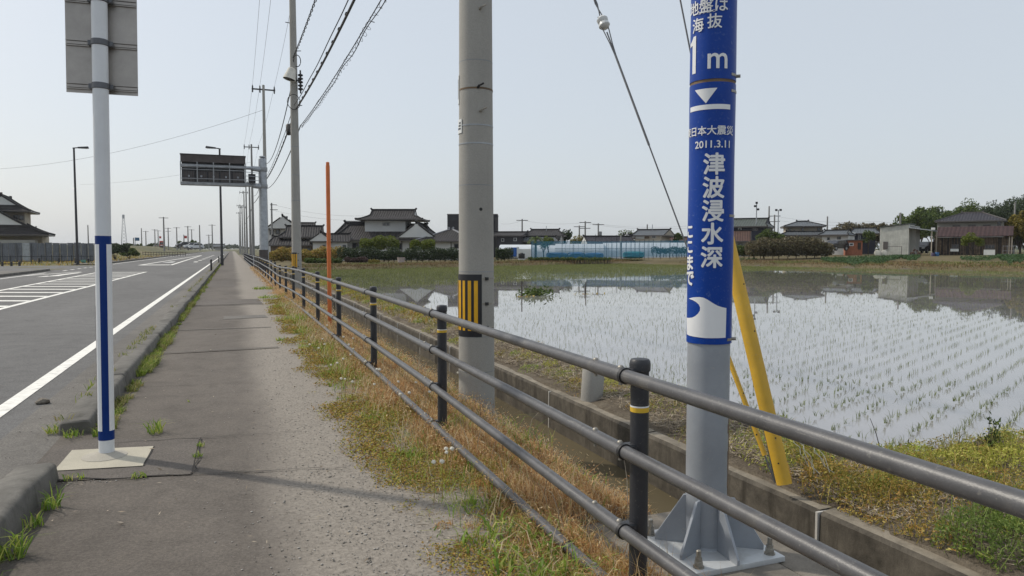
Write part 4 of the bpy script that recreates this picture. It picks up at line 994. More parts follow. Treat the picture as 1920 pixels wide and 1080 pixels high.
# dry brown grass between pavement and ditch
parts = []
for y0, y1, n, hs, ws in ((1.6,4.5,26000,.9,1),(4.5,8,34000,.9,1.1),(8,14,34000,.95,1.5),(14,28,26000,1,2.3),(28,60,18000,.9,4)):
    x, y = scatter(n, .95, 2.21, y0, y1, lambda x, y: sidefade(x, y)*(.35+.65*np.clip(.6+.5*n2(x, y, 1.9, 5), 0, 1))*offpad(x, y)*offpole(x, y))
    N = len(x); P = ground_pts(x, y); P[:,2] = np.where(x > 2.12, -.05, P[:,2])
    h = RNG.gamma(5, .026, N)*hs*(.7+.5*np.clip(n2(x, y, 2.3, 7), -1, 1))+.03; h *= np.clip((x-.9)/.7, .3, 1)*np.clip(1-(x-1.75)*1.3, .42, 1); pile = np.exp(-((x-1.5)**2/.06+(y-2.35)**2/.25)); h *= 1+.6*pile
    parts.append(blades(P, h, RNG.uniform(.0025,.006,N)*ws, RNG.uniform(.15,1.15,N), leandir=RNG.uniform(0,2*np.pi,N)))
    k = max(1, N//2); idx = RNG.integers(0, N, k); Q = P[idx]+np.stack([RNG.normal(0,.04,k), RNG.normal(0,.04,k), RNG.uniform(.02,.16,k)*hs], 1)
    parts.append(leaves(Q, RNG.uniform(.012,.035,k)*ws**.6, RNG.uniform(.003,.008,k)*ws, flatness=.2))
V, F = join(parts); tag(np_mesh('dry_grass', V, F, M['dry']), kind='stuff')
# tall dead stalks over the ditch edge
x, y = scatter(420, 1.5, 2.15, 2.2, 16, lambda x, y: offpad(x, y)*offpole(x, y)*.6)
N = len(x); V, F = blades(ground_pts(x, y), RNG.uniform(.2,.42,N), RNG.uniform(.003,.006,N), RNG.uniform(.1,.8,N)); tag(np_mesh('dead_stalks', V, F, M['straw']), kind='stuff')
# looser, taller pale straw and yellow green blades standing among it
for nm, n, hs, mt in (('pale_straw', 5200, (.10,.30), 'palestraw'), ('verge_grass', 9500, (.06,.2), 'weed')):
    x, y = scatter(n, 1.1, 2.12, 1.9, 20, lambda x, y: offpad(x, y)*offpole(x, y)*(.25+.75*np.clip(n2(x, y, 1.7, 41 if nm == 'pale_straw' else 43)+.2, 0, 1))); N = len(x)
    V, F = blades(ground_pts(x, y), RNG.uniform(*hs,N)*np.clip(1.3-(x-1.6)*.9, .5, 1), RNG.uniform(.0025,.006,N)*np.clip(y/6,1,3), RNG.uniform(.2,1.1,N)); tag(np_mesh(nm, V, F, M[mt]), kind='stuff')
# straw litter lying on the verge and bank
parts = []
def litter(n, x0, x1, y0, y1, dens, ln=(.03,.12), w=(.002,.005)):
    x, y = scatter(n, x0, x1, y0, y1, dens); N = len(x)
    if N == 0: return
    P = ground_pts(x, y, .008); P[:,2] += RNG.uniform(0,.025,N)
    parts.append(leaves(P, RNG.uniform(*ln,N), RNG.uniform(*w,N), flatness=.82))
litter(20000, .85, 2.25, 1.5, 9, lambda x, y: .7*offpad(x, y)*np.clip((x-.85)/.5, 0, 1))
litter(60000, 3.48, 4.75, 3.0, 14, lambda x, y: offwall(x, y)*(.6+.5*n2(x, y, 1.3, 9)), (.04,.16), (.003,.008))
litter(30000, 3.48, 6.6, .6, 4.4, lambda x, y: offwall(x, y)*(.4+.5*n2(x, y, 1.1, 9)))
litter(16000, 3.5, 4.7, 14, 40, lambda x, y: .6, (.06,.2), (.006,.012))
V, F = join(parts); tag(np_mesh('straw_litter', V, F, M['straw']), kind='stuff')
# dead stems standing on the bank
x, y = scatter(9000, 3.5, 4.6, 3.4, 22, lambda x, y: .25+.6*np.clip(n2(x, y, 1.9, 51), 0, 1)); N = len(x)
V, F = blades(ground_pts(x, y), RNG.uniform(.03,.11,N), RNG.uniform(.003,.006,N)*np.clip(y/7,1,2.5), RNG.uniform(.4,1.6,N)); tag(np_mesh('bank_dead_stems', V, F, M['palestraw']), kind='stuff')
# low orange and olive moss at the pavement edge
parts = []
for y0, y1, n, s in ((1.6,5,60000,1),(5,10,52000,1.35),(10,22,36000,2.2)):
    x, y = scatter(n, .62, 1.62, y0, y1, lambda x, y: np.clip(.5+.9*n2(x, y, 2.1, 11)+.5*n2(x, y, 6.5, 2), 0, 1)*np.clip((x-.72-.12*n2(0,y,1.7,8)-.06*n2(0,y,7,2))/.25, 0, 1))
    N = len(x); P = ground_pts(x, y, .012); P[:,2] += RNG.uniform(0,.022,N)*s
    parts.append(leaves(P, RNG.uniform(.010,.022,N)*s, RNG.uniform(.006,.012,N)*s, flatness=.6))
V, F = join(parts); tag(np_mesh('ground_moss', V, F, M['moss']), kind='stuff')
# green weeds: rosettes of broad arching leaves and tufts
def tuft(cx, cy, r, n, h, w, lean=(.4,1.3), z=None):
    a = RNG.uniform(0, 2*np.pi, n); q = r*np.sqrt(RNG.uniform(0,1,n)); x = cx+q*np.cos(a); y = cy+q*np.sin(a)
    P = ground_pts(x, y) if z is None else np.stack([x, y, np.full(n, z)], 1)
    return blades(P, RNG.uniform(h[0],h[1],n), RNG.uniform(w[0],w[1],n), RNG.uniform(*lean,n))
parts = []
for cx, cy, r, n, h, w in [(1.27,3.0,.2,110,(.06,.17),(.008,.02)),(1.42,2.75,.18,90,(.08,.2),(.008,.02)),(1.12,2.75,.2,90,(.04,.12),(.006,.016)),(1.36,3.45,.16,70,(.05,.15),(.006,.016)),(1.15,3.35,.14,45,(.05,.14),(.008,.018)),(1.58,2.4,.2,60,(.08,.2),(.01,.024)),(1.25,2.62,.14,40,(.05,.12),(.008,.018)),
    (1.30,3.85,.12,40,(.05,.13),(.006,.014)),(1.5,3.3,.15,40,(.08,.18),(.008,.02)),(1.02,4.5,.1,45,(.03,.08),(.004,.01)),(1.12,5.0,.12,50,(.03,.09),(.004,.01)),(1.18,6.3,.15,70,(.04,.1),(.004,.01)),(1.05,7.2,.12,60,(.03,.08),(.004,.01)),
    (1.1,8.6,.18,90,(.05,.12),(.005,.011)),(1.25,9.6,.22,110,(.05,.13),(.005,.012)),(1.1,11.2,.22,110,(.05,.12),(.006,.012)),(1.2,13.2,.3,130,(.06,.14),(.007,.014)),(.72,12.2,.09,60,(.05,.13),(.006,.012)),(1.1,15.5,.3,120,(.06,.14),(.009,.016)),
    (1.15,19,.35,120,(.07,.16),(.012,.02)),(1.1,23,.4,120,(.08,.16),(.014,.024)),(1.1,28,.4,120,(.08,.18),(.016,.03)),(1.7,5.6,.2,60,(.1,.22),(.005,.012)),(1.8,7.6,.2,70,(.1,.22),(.005,.012)),(1.65,9.2,.25,80,(.1,.22),(.006,.012)),(2.1,4.9,.2,50,(.1,.25),(.005,.01)),(2.3,5.6,.2,60,(.12,.28),(.005,.01)),
    (.92,2.25,.1,40,(.04,.12),(.006,.014))]:
    parts.append(tuft(cx, cy, r, n, h, w))
x, y = scatter(16000, .95, 2.2, 1.8, 12, lambda x, y: np.clip(n2(x, y, 2.7, 21)-.15, 0, 1)*offpad(x, y)); N = len(x)
parts.append(blades(ground_pts(x, y), RNG.uniform(.03,.11,N), RNG.uniform(.004,.010,N), RNG.uniform(.3,1.2,N)))
V, F = join(parts); tag(np_mesh('verge_weeds', V, F, M['weed']), kind='stuff')
# weeds along the back of the kerb and round its broken ends
parts = []
y = 6.5; kerb2 = []
while y < 75:
    d = float(.25+.75*n2(0, y, 1.1, 6)+.4*n2(0, y, 4.3, 1))
    if d > -.35 and not (8.95 < y < 9.35):
        s = 1+y*.035; tgt = parts if RNG.uniform() < .35 else kerb2
        tgt.append(tuft(-1.02+RNG.normal(0,.02), y, .05+.035*max(d,0), int((60 if y < 25 else 28)*(1+max(d,-.3))), (.04,.11+.08*max(d,0)), (.004*s,.009*s), (.2,1.2)))
        if RNG.uniform() < .25: kerb2.append(tuft(-1.28, y, .08, 14, (.03,.08), (.004*s,.008*s), (.2,1.2), .15))
    y += .10 if y < 14 else (.2 if y < 30 else .4)
V, F = join(kerb2); tag(np_mesh('kerb_dry_weeds', V, F, M['weedkerb']), kind='stuff')
for cx, cy, r, n, h in [(-1.36,6.7,.06,40,(.04,.12)),(-1.2,6.52,.08,40,(.03,.09)),(-1.0,4.75,.05,36,(.06,.16)),(-1.02,4.05,.06,60,(.08,.2)),(-1.04,3.7,.05,40,(.08,.22)),(-1.02,4.45,.05,24,(.05,.1)),(-.62,6.42,.07,46,(.06,.17)),(-1.38,7.9,.05,20,(.05,.14)),(-.26,5.55,.03,20,(.02,.06)),(-.25,5.85,.03,18,(.02,.05)),(-.6,5.18,.05,22,(.02,.06)),(-.98,5.3,.06,26,(.02,.06)),(-1.4,8.6,.05,16,(.06,.16)),(-.42,7.6,.02,6,(.02,.04))]:
    parts.append(tuft(cx, cy, r, n, h, (.005,.011), (.2,1.2), .01))
V, F = join(parts); tag(np_mesh('kerb_weeds', V, F, M['weed']), kind='stuff')
# mats of plants on the paddy bank
BARE = gp(1690,950,0)
def mound(cx, cy, r, h, n, L, mat, squash=1.0):
    if math.hypot(cx-BARE[0], cy-BARE[1]) < .2: return
    a = RNG.uniform(0, 2*np.pi, n); q = np.sqrt(RNG.uniform(0,1,n)); x = cx+r*q*np.cos(a); y = cy+r*squash*q*np.sin(a)
    lump = .65+.35*n2(x, y, 9/ max(r,.15)*.3, 3)
    z = Zg(x, y)+h*np.sqrt(np.clip(1-q**2,0,1))*lump*RNG.uniform(.45,1.05,n)
    MOUND.setdefault(mat, []).append(leaves(np.stack([x,y,z],1), RNG.uniform(L*.5,L*1.25,n), RNG.uniform(L*.15,L*.42,n), flatness=.3))
    m = n//14; i = RNG.integers(0, n, m)
    MOUND.setdefault(mat, []).append(blades(np.stack([x[i],y[i],Zg(x[i],y[i])],1), h*RNG.uniform(.7,1.5,m), np.full(m,L*.14), RNG.uniform(.2,.9,m)))
MOUND = {}
rm = np.random.default_rng(21)
for k in range(330):                       # long bank beside the ditch
    y = 3.2+(rm.uniform()**1.6)*32; x = rm.uniform(3.55, 4.62)
    s = 1+max(0, y-8)*.04
    mat = str(rm.choice(['weedolive','bankmix','bankmix','weed','weedyellow']))
    mound(x, y, rm.uniform(.08,.25)*s, rm.uniform(.05,.14), int(rm.uniform(120,300)), .026*s, mat, rm.uniform(.7,1.5))
for k in range(70):                        # lip of the bank against the water
    y = 4.6+(rm.uniform()**1.5)*28; s = 1+max(0, y-8)*.04
    mound(4.5+rm.uniform(-.1,.14), y, rm.uniform(.1,.22)*s, rm.uniform(.05,.12), 150, .026*s, rm.choice(['weedolive','weedyellow','weed']))
for u, v, r, h, n, L, mat in [(1600,905,.34,.20,1500,.03,'weedolive'),(1560,890,.2,.14,600,.028,'weedolive'),(1700,880,.3,.15,1000,.028,'weedolive'),(1530,845,.2,.1,500,.028,'weedolive'),(1760,940,.3,.12,800,.026,'weedolive'),(1850,905,.3,.14,900,.028,'weedolive'),(1690,980,.26,.10,700,.026,'weedolive'),
    (1850,1020,.25,.24,1500,.03,'weedbright'),(1900,985,.22,.24,1000,.03,'weedbright'),(1800,1045,.16,.14,600,.028,'weed'),(1745,1000,.2,.1,500,.026,'weedolive'),(1780,870,.3,.13,900,.03,'weedyellow'),(1870,868,.35,.16,1100,.03,'weedyellow'),(1725,850,.22,.1,600,.028,'weedyellow'),(1915,875,.3,.18,800,.03,'weedyellow'),
    (1480,840,.15,.1,400,.026,'weed'),(1460,870,.12,.1,300,.026,'weed'),(1640,855,.15,.08,300,.026,'weedyellow'),(1915,940,.25,.16,700,.028,'weedolive'),(1800,905,.25,.12,700,.028,'weedolive'),(1250,745,.16,.12,400,.026,'weed'),(1200,760,.14,.1,300,.026,'weedolive'),(1140,720,.2,.1,400,.026,'weedyellow'),(1000,660,.3,.08,500,.03,'weedolive'),(1660,930,.28,.12,800,.027,'weedolive'),(1590,955,.2,.08,400,.025,'weedolive')]:
    p = gp(u, v, -.02); mound(p[0], p[1], r, h, n, L, mat)
for k in range(110):
    x = rm.uniform(3.6,7.0); y = rm.uniform(.9,4.2)
    mound(x, y, rm.uniform(.1,.26), rm.uniform(.06,.15), 300, rm.uniform(.018,.034), str(rm.choice(['bankmix','weedolive','bankmix','weed','weedyellow'])))
# crumbly dead plants and mixed weeds heaped along the verge
for k in range(300):
    y = 1.7+(rm.uniform()**1.7)*22; x = rm.uniform(1.32, 2.08); s_ = 1+max(0, y-6)*.06
    if (x > 1.6 and y < 3.5) or math.hypot(x-2.2, y-6.62) < .3: continue
    mound(x, y, rm.uniform(.08,.2)*s_, rm.uniform(.05,.16)*(.6 if x < 1.42 or x > 1.85 else 1), int(rm.uniform(160,380)), .018*s_, 'deadleaf' if rm.uniform() < .6 else str(rm.choice(['weedolive','weedyellow'])), rm.uniform(.7,1.6))
for k in range(430):
    y = 1.7+(rm.uniform()**1.5)*20; x = rm.uniform(.98, 1.5)+.05*n2(0,y,1.7,8); s_ = 1+max(0, y-6)*.06
    mound(x, y, rm.uniform(.06,.16)*s_, rm.uniform(.015,.05), int(rm.uniform(90,220)), .014*s_, str(rm.choice(['deadleaf','weedolive','weed','weedyellow','deadleaf'])), rm.uniform(.7,1.6))
for x, y, r, h in ((1.42,2.55,.22,.2),(1.5,2.15,.22,.26),(1.62,2.35,.2,.22),(1.35,2.1,.2,.16),(1.55,1.85,.25,.26),(1.66,2.8,.14,.16)): mound(x, y, r, h, 1500, .018, 'deadleaf'); mound(x-.08, y+.05, r*.8, h*.9, 300, .022, 'weedolive')
for mat, ps in MOUND.items():
    V, F = join(ps); tag(np_mesh({'weedolive':'olive_weeds','weed':'bank_weeds','weedyellow':'yellow_weeds','weedbright':'bright_weeds','deadleaf':'dead_plants','bankmix':'mixed_bank_weeds'}[mat], V, F, M[mat]), kind='stuff')
# grass on the far bank and on the field behind it
parts = []; par2 = []
x = RNG.uniform(4.7,62,26000); d = RNG.uniform(-.4,7,26000)**1.0; y = E1P[1]+(x-E1P[0])*math.tan(rad(22.5))+d/math.cos(rad(22.5))
k = (far_dist(x, y) < 8) & (far_dist(x, y) > -.45) & (x < 46); x, y = x[k], y[k]; N = len(x)
fdn = far_dist(x, y); green = (n2(x, y, .5, 13)+RNG.normal(0,.3,N)-np.where((fdn > .4)&(fdn < 2.6), .7, 0)) > 0
for g, tgt in ((green, par2), (~green, parts)):
    m = g.sum(); tgt.append(blades(ground_pts(x[g], y[g]), RNG.uniform(.06,.26,m), RNG.uniform(.03,.07,m), RNG.uniform(.2,1,m)))
t = RNG.uniform(-2,34,14000); d = RNG.uniform(-.4,9,14000); x = E2P[0]+E2D[0]*t-E2D[1]*d; y = E2P[1]+E2D[1]*t+E2D[0]*d
k = (far_dist(x, y) > -.45); x, y = x[k], y[k]; N = len(x); fdn = far_dist(x, y); green = (n2(x, y, .4, 14)+RNG.normal(0,.3,N)-np.where((fdn > .4)&(fdn < 2.6), .6, 0)) > .1
for g, tgt in ((green, par2), (~green, parts)):
    m = g.sum(); tgt.append(blades(ground_pts(x[g], y[g]), RNG.uniform(.06,.24,m), RNG.uniform(.03,.06,m), RNG.uniform(.2,1,m)))
V, F = join(parts); tag(np_mesh('far_bank_dry_grass', V, F, M['farstraw']), kind='stuff'); V, F = join(par2); tag(np_mesh('far_bank_grass', V, F, M['farrice']), kind='stuff')
# young shoots and weed standing in the shallows of the far edge
x = RNG.uniform(5,56,100000); t = RNG.uniform(0,1,100000); d = -.3-24*t**1.3; y = E1P[1]+(x-E1P[0])*math.tan(rad(22.5))+d/math.cos(rad(22.5))
k = (far_dist(x, y) < -.25) & (far_dist(x, y) > -25); x, y = x[k], y[k]
t2 = RNG.uniform(0,34,9000); d2_ = -.3-7*RNG.uniform(0,1,9000)**1.3; x2 = E2P[0]+E2D[0]*t2-E2D[1]*d2_; y2_ = E2P[1]+E2D[1]*t2+E2D[0]*d2_; k = (far_dist(x2, y2_) < -.25); x = np.concatenate([x, x2[k]]); y = np.concatenate([y, y2_[k]]); N = len(x)
V, F = blades(np.stack([x, y, np.full(N,-.262)], 1), RNG.uniform(.05,.16,N), RNG.uniform(.008,.022,N), RNG.uniform(.1,.9,N)); tag(np_mesh('shallow_weed', V, F, M['farrice']), kind='stuff')
# fallen leaves and twigs on the paving
n = 130; x = RNG.uniform(-1.25,.9,n); y = 2.6+RNG.gamma(1.6,2.6,n); V, F = leaves(np.stack([x, y, np.full(n,.022)],1), RNG.uniform(.012,.05,n), RNG.uniform(.004,.014,n), flatness=.92)
tag(np_mesh('fallen_leaves', V, F, M['straw']), kind='stuff')
# bank weeds farther along the ditch
parts = []; x, y = scatter(12000, 3.5, 4.7, 14, 60, lambda x, y: .3+.6*np.clip(n2(x, y, .9, 15), 0, 1)); N = len(x)
parts.append(blades(ground_pts(x, y), RNG.uniform(.05,.16,N), RNG.uniform(.01,.03,N), RNG.uniform(.2,1,N))); V, F = join(parts); tag(np_mesh('ditch_bank_grass', V, F, M['weedolive']), kind='stuff')
# ------------------------------------------------------------------ rice seedlings in rows
ra = rad(25.3); rd = np.array([math.cos(ra), math.sin(ra)]); rn = np.array([-rd[1], rd[0]])
I, J = np.meshgrid(np.arange(-60,540), np.arange(-12,285))
PX = 4.6+I*.125*rd[0]+J*.30*rn[0]; PY_ = 4.6+I*.125*rd[1]+J*.30*rn[1]
PX = PX+RNG.normal(0,.010,PX.shape)+.03*n2(PX, PY_, .5, 31); PY_ = PY_+RNG.normal(0,.010,PX.shape)+.03*n2(PX, PY_, .5, 33)
edge_x = 4.85+.10*n2(0, PY_, .8, 2)
ok = (PX > edge_x) & (PY_ > NEAR_Y+.15) & (far_dist(PX, PY_) < -.9) & (RNG.uniform(0,1,PX.shape) > .12+.1*(n2(PX, PY_, .5, 35) > .7))
u_ = (PX*_R[0]+PY_*_R[1])/(PX*_F[0]+PY_*_F[1])*FPX+960; ok &= (u_ < 2150)
sx, sy = PX[ok], PY_[ok]; order = np.argsort(np.hypot(sx, sy)); sx, sy = sx[order], sy[order]
def seedling(n, s=1.0, wide=1.0):
    P = np.zeros((n,3)); P[:,:2] = RNG.normal(0,.008,(n,2)); P[:,2] = -.262
    return blades(P, RNG.uniform(.06,.13,n)*s, RNG.uniform(.003,.0065,n)*wide, RNG.uniform(.05,.8,n))
protos = []
for k in range(8):
    V, F = seedling(int(RNG.integers(5,9)), RNG.uniform(.8,1.15)); me = np_mesh('rice_seedling', V, F, M['rice']); protos.append(me)
inview = (sx*_R[0]+sy*_R[1])/(sx*_F[0]+sy*_F[1])*FPX+960 < 1930
near_i = np.where(inview)[0][:300]; rest = np.setdiff1d(np.arange(len(sx)), near_i)
for q, i in enumerate(near_i):
    o = protos[q] if q < 8 else protos[q%8].copy()
    if q >= 8: COL.objects.link(o)
    o.location = (float(sx[i]), float(sy[i]), 0); o.rotation_euler = (0,0,random.uniform(0,6.28)); o.scale = (1,1,random.uniform(.8,1.15))
    tag(o, 'small green rice seedling standing in the shallow water near the bank', 'rice seedling', 'rice seedlings nearest the bank')
rest = rest[(RNG.uniform(0,1,len(rest)) < np.interp(np.hypot(sx[rest],sy[rest]), [9,14,20,34,42], [.97,.85,.62,.55,.95]))]; rx, ry = sx[rest], sy[rest]; D = rx*_F[0]+ry*_F[1]
nb = np.where(D < 11, 6, np.where(D < 18, 4, 2)); idx = np.repeat(np.arange(len(rx)), nb); N = len(idx)
P = np.stack([rx[idx]+RNG.normal(0,.012,N), ry[idx]+RNG.normal(0,.012,N), np.full(N,-.262)], 1)
V, F = blades(P, RNG.uniform(.045,.105,N)*np.where(D[idx] > 16, .85, 1), np.clip(.0038*D[idx]/14, .0038, .007)*RNG.uniform(.7,1.2,N), RNG.uniform(.05,.7,N))
tag(np_mesh('rice_rows', V, F, M['rice']), kind='stuff')
# floating weed clump and two measuring stakes in the paddy
p = gp(1003,553,-.25); n = 260
fw_ = thing('floating_weed_clump', 'dark weed clump sticking out of the water beyond the striped pole', 'weed clump', p)
V, F = leaves(np.stack([RNG.normal(0,.34,n), RNG.normal(0,.28,n), np.abs(RNG.normal(0,.12,n))],1), RNG.uniform(.1,.3,n), RNG.uniform(.04,.09,n), flatness=.4); np_mesh('leaves', V, F, M['leaf_mid'], fw_)
for u, v, top, lab in ((978,556,527,'thin stake in the water left of the weed clump'),(1098,551,529,'thin stake in the water right of the weed clump')):
    p = gp(u, v, -.25); s_ = thing('water_stake', lab, 'stake', p, group='stakes in the paddy'); h = (v-top)*np.linalg.norm(p)/FPX
    MB().cyl((0,0,-.1),(.01,0,h),.022,n=6).build('rod', M['wooddark'], s_); n = 20; V, F = leaves(np.stack([RNG.normal(0,.25,n), RNG.normal(0,.1,n), np.abs(RNG.normal(0,.02,n))],1), RNG.uniform(.1,.2,n), RNG.uniform(.02,.05,n), flatness=.6); np_mesh('leaves', V, F, M['weedolive'], s_)
# tall dark weed on the bank at the right, bent twig, pale dead vines by the anchor
p = gp(1852,862,-.05); tw = thing('tall_weed', 'tall dark leafy weed rising against the water at the right', 'weed', p)
mb = MB(); q = []; lv = []
for k in range(7):
    a = RNG.uniform(0,6.28); h = RNG.uniform(.16,.33); r = RNG.uniform(.02,.09); tip = Vector((r*math.cos(a), r*math.sin(a), h)); mb.tube([(0,0,-.03),tip*.5+Vector((0,0,.02)),tip], [.004,.003,.0015], 4)
    for j in range(22): lv.append(tip*RNG.uniform(.3,1.05)+Vector(RNG.normal(0,.016,3)))
mb.build('stem', M['trunk'], tw); lv = np.array(lv); V, F = leaves(lv, RNG.uniform(.025,.05,len(lv)), RNG.uniform(.01,.02,len(lv)), flatness=.2, droop=.4); np_mesh('leaves', V, F, M['leaf_mid'], tw)
p = gp(1650,836,-.03); tg_ = thing('bare_twig', 'single bare twig leaning over the edge of the water', 'twig', p); MB().tube([(0,0,-.02),(-.02,.02,.09),(-.055,.05,.21)], [.004,.003,.002], 5).build('stem', M['wooddark'], tg_)
p = gp(1490,900,0); vn = thing('dead_vine', 'pale dry vine strands hanging beside the yellow guard', 'vine', p)
for a in range(6):
    rr = random.Random(a); pts = [(0,0,.25)]
    x, y, z = rr.uniform(-.02,.2), rr.uniform(-.05,.05), .22+rr.uniform(0,.07); pts = [(x,y,z)]
    for k in range(5): x += rr.uniform(-.02,.05); y -= rr.uniform(0,.03); z -= rr.uniform(.02,.055); pts.append((x,y,z))
    MB().tube(pts, .0022, 4).build('strand', M['bag'], vn)
# dandelion clocks
spots = [(640,628),(655,640),(655,660),(648,672),(613,648),(668,650),(660,652),(690,672),(625,680),(700,690),(705,722),(668,718),(618,686),(640,712),(654,705),(823,871),(836,854),(829,845),(806,868),(843,846),(745,745),(770,735),(740,715),(785,722),(865,690),(858,700),(800,735),(845,758),(718,690),(600,640),(592,655),(575,640),(610,610),(640,600)]
def clock(s):
    bm = MB(); bm.tube([(0,0,0),(.006,.004,.08),(.0,.01,.15*s)], .0022, 4); return bm
rr = random.Random(5); proto = None
for i, (u, v) in enumerate(spots):
    h = rr.uniform(.14,.26); p = gp(u+rr.uniform(-8,8), v+rr.uniform(-6,6), h); p[2] = 0; r = rr.uniform(.014,.019)
    if not offpole(p[0], p[1]) or p[0] > 2.2: continue
    if p[1] < 2: continue
    if proto is None:
        d = thing('dandelion_clock', 'white dandelion seed head on a thin stalk in the dry verge', 'dandelion', p, group='dandelion seed heads in the verge')
        MB().tube([(0,0,-.02),(.006,.004,.5),(0,0,1)], .0022, 4).build('stalk', M['weedolive'], d)
        n = 110; q = RNG.normal(size=(n,3)); q /= np.linalg.norm(q,axis=1)[:,None]
        V, F = leaves(q*.75, np.full(n,.6), np.full(n,.22), flatness=0); V = V; sh = np_mesh('seed_head', V, F, M['fluff'], d)
        bmx = bmesh.new(); bmesh.ops.create_icosphere(bmx, subdivisions=2, radius=.72); mx_ = bpy.data.meshes.new('seed_core'); bmx.to_mesh(mx_); bmx.free(); mx_.materials.append(M['fluff']); c_ = bpy.data.objects.new('seed_core', mx_); COL.objects.link(c_); c_.parent = sh
        proto = d
    else: d = copy_tree(proto)
    d.location = tuple(p)
    for ch in d.children:
        if ch.name.startswith('stalk'): ch.scale = (1,1,h)
        else: ch.location = (0,0,h); ch.scale = (r,r,r*.9)
# loose gravel along the broken pavement edge
n = 9000; x = np.concatenate([RNG.normal(.66,.3,n), RNG.uniform(-1.7,-1.3,700), RNG.uniform(-1.28,-.3,260)]); y = np.concatenate([1.6+RNG.gamma(1.5,2.6,n), RNG.uniform(3.5,12,700), RNG.normal(5.22,.05,260)])
k = (x > -1.75) & (x < 1.4); x, y = x[k], y[k]; N = len(x); s = RNG.gamma(1.6,.0014,N)+.0016
oct_ = np.array([[1,0,0],[0,1,0],[-1,0,0],[0,-1,0],[0,0,.5],[0,0,-.6]]); rot = RNG.uniform(0,6.28,N)
V = oct_[None]*np.stack([s,s*RNG.uniform(.6,1,N),s*.7],1)[:,None]*RNG.uniform(.75,1.25,(N,6,1))
c_, s_ = np.cos(rot)[:,None], np.sin(rot)[:,None]; V = np.stack([V[...,0]*c_-V[...,1]*s_, V[...,0]*s_+V[...,1]*c_, V[...,2]], -1)+np.stack([x,y,np.full(N,.010)],1)[:,None]
fa = np.array([[0,1,4],[1,2,4],[2,3,4],[3,0,4],[1,0,5],[2,1,5],[3,2,5],[0,3,5]])
M['gravel'] = island('gravel', [(0,(.16,.148,.13)),(.5,(.30,.28,.25)),(1,(.52,.49,.45))], .9, 0)
tag(np_mesh('loose_gravel', V.reshape(-1,3), [(np.arange(N)[:,None,None]*6+fa[None]).reshape(-1,3)], M['gravel']), kind='stuff')
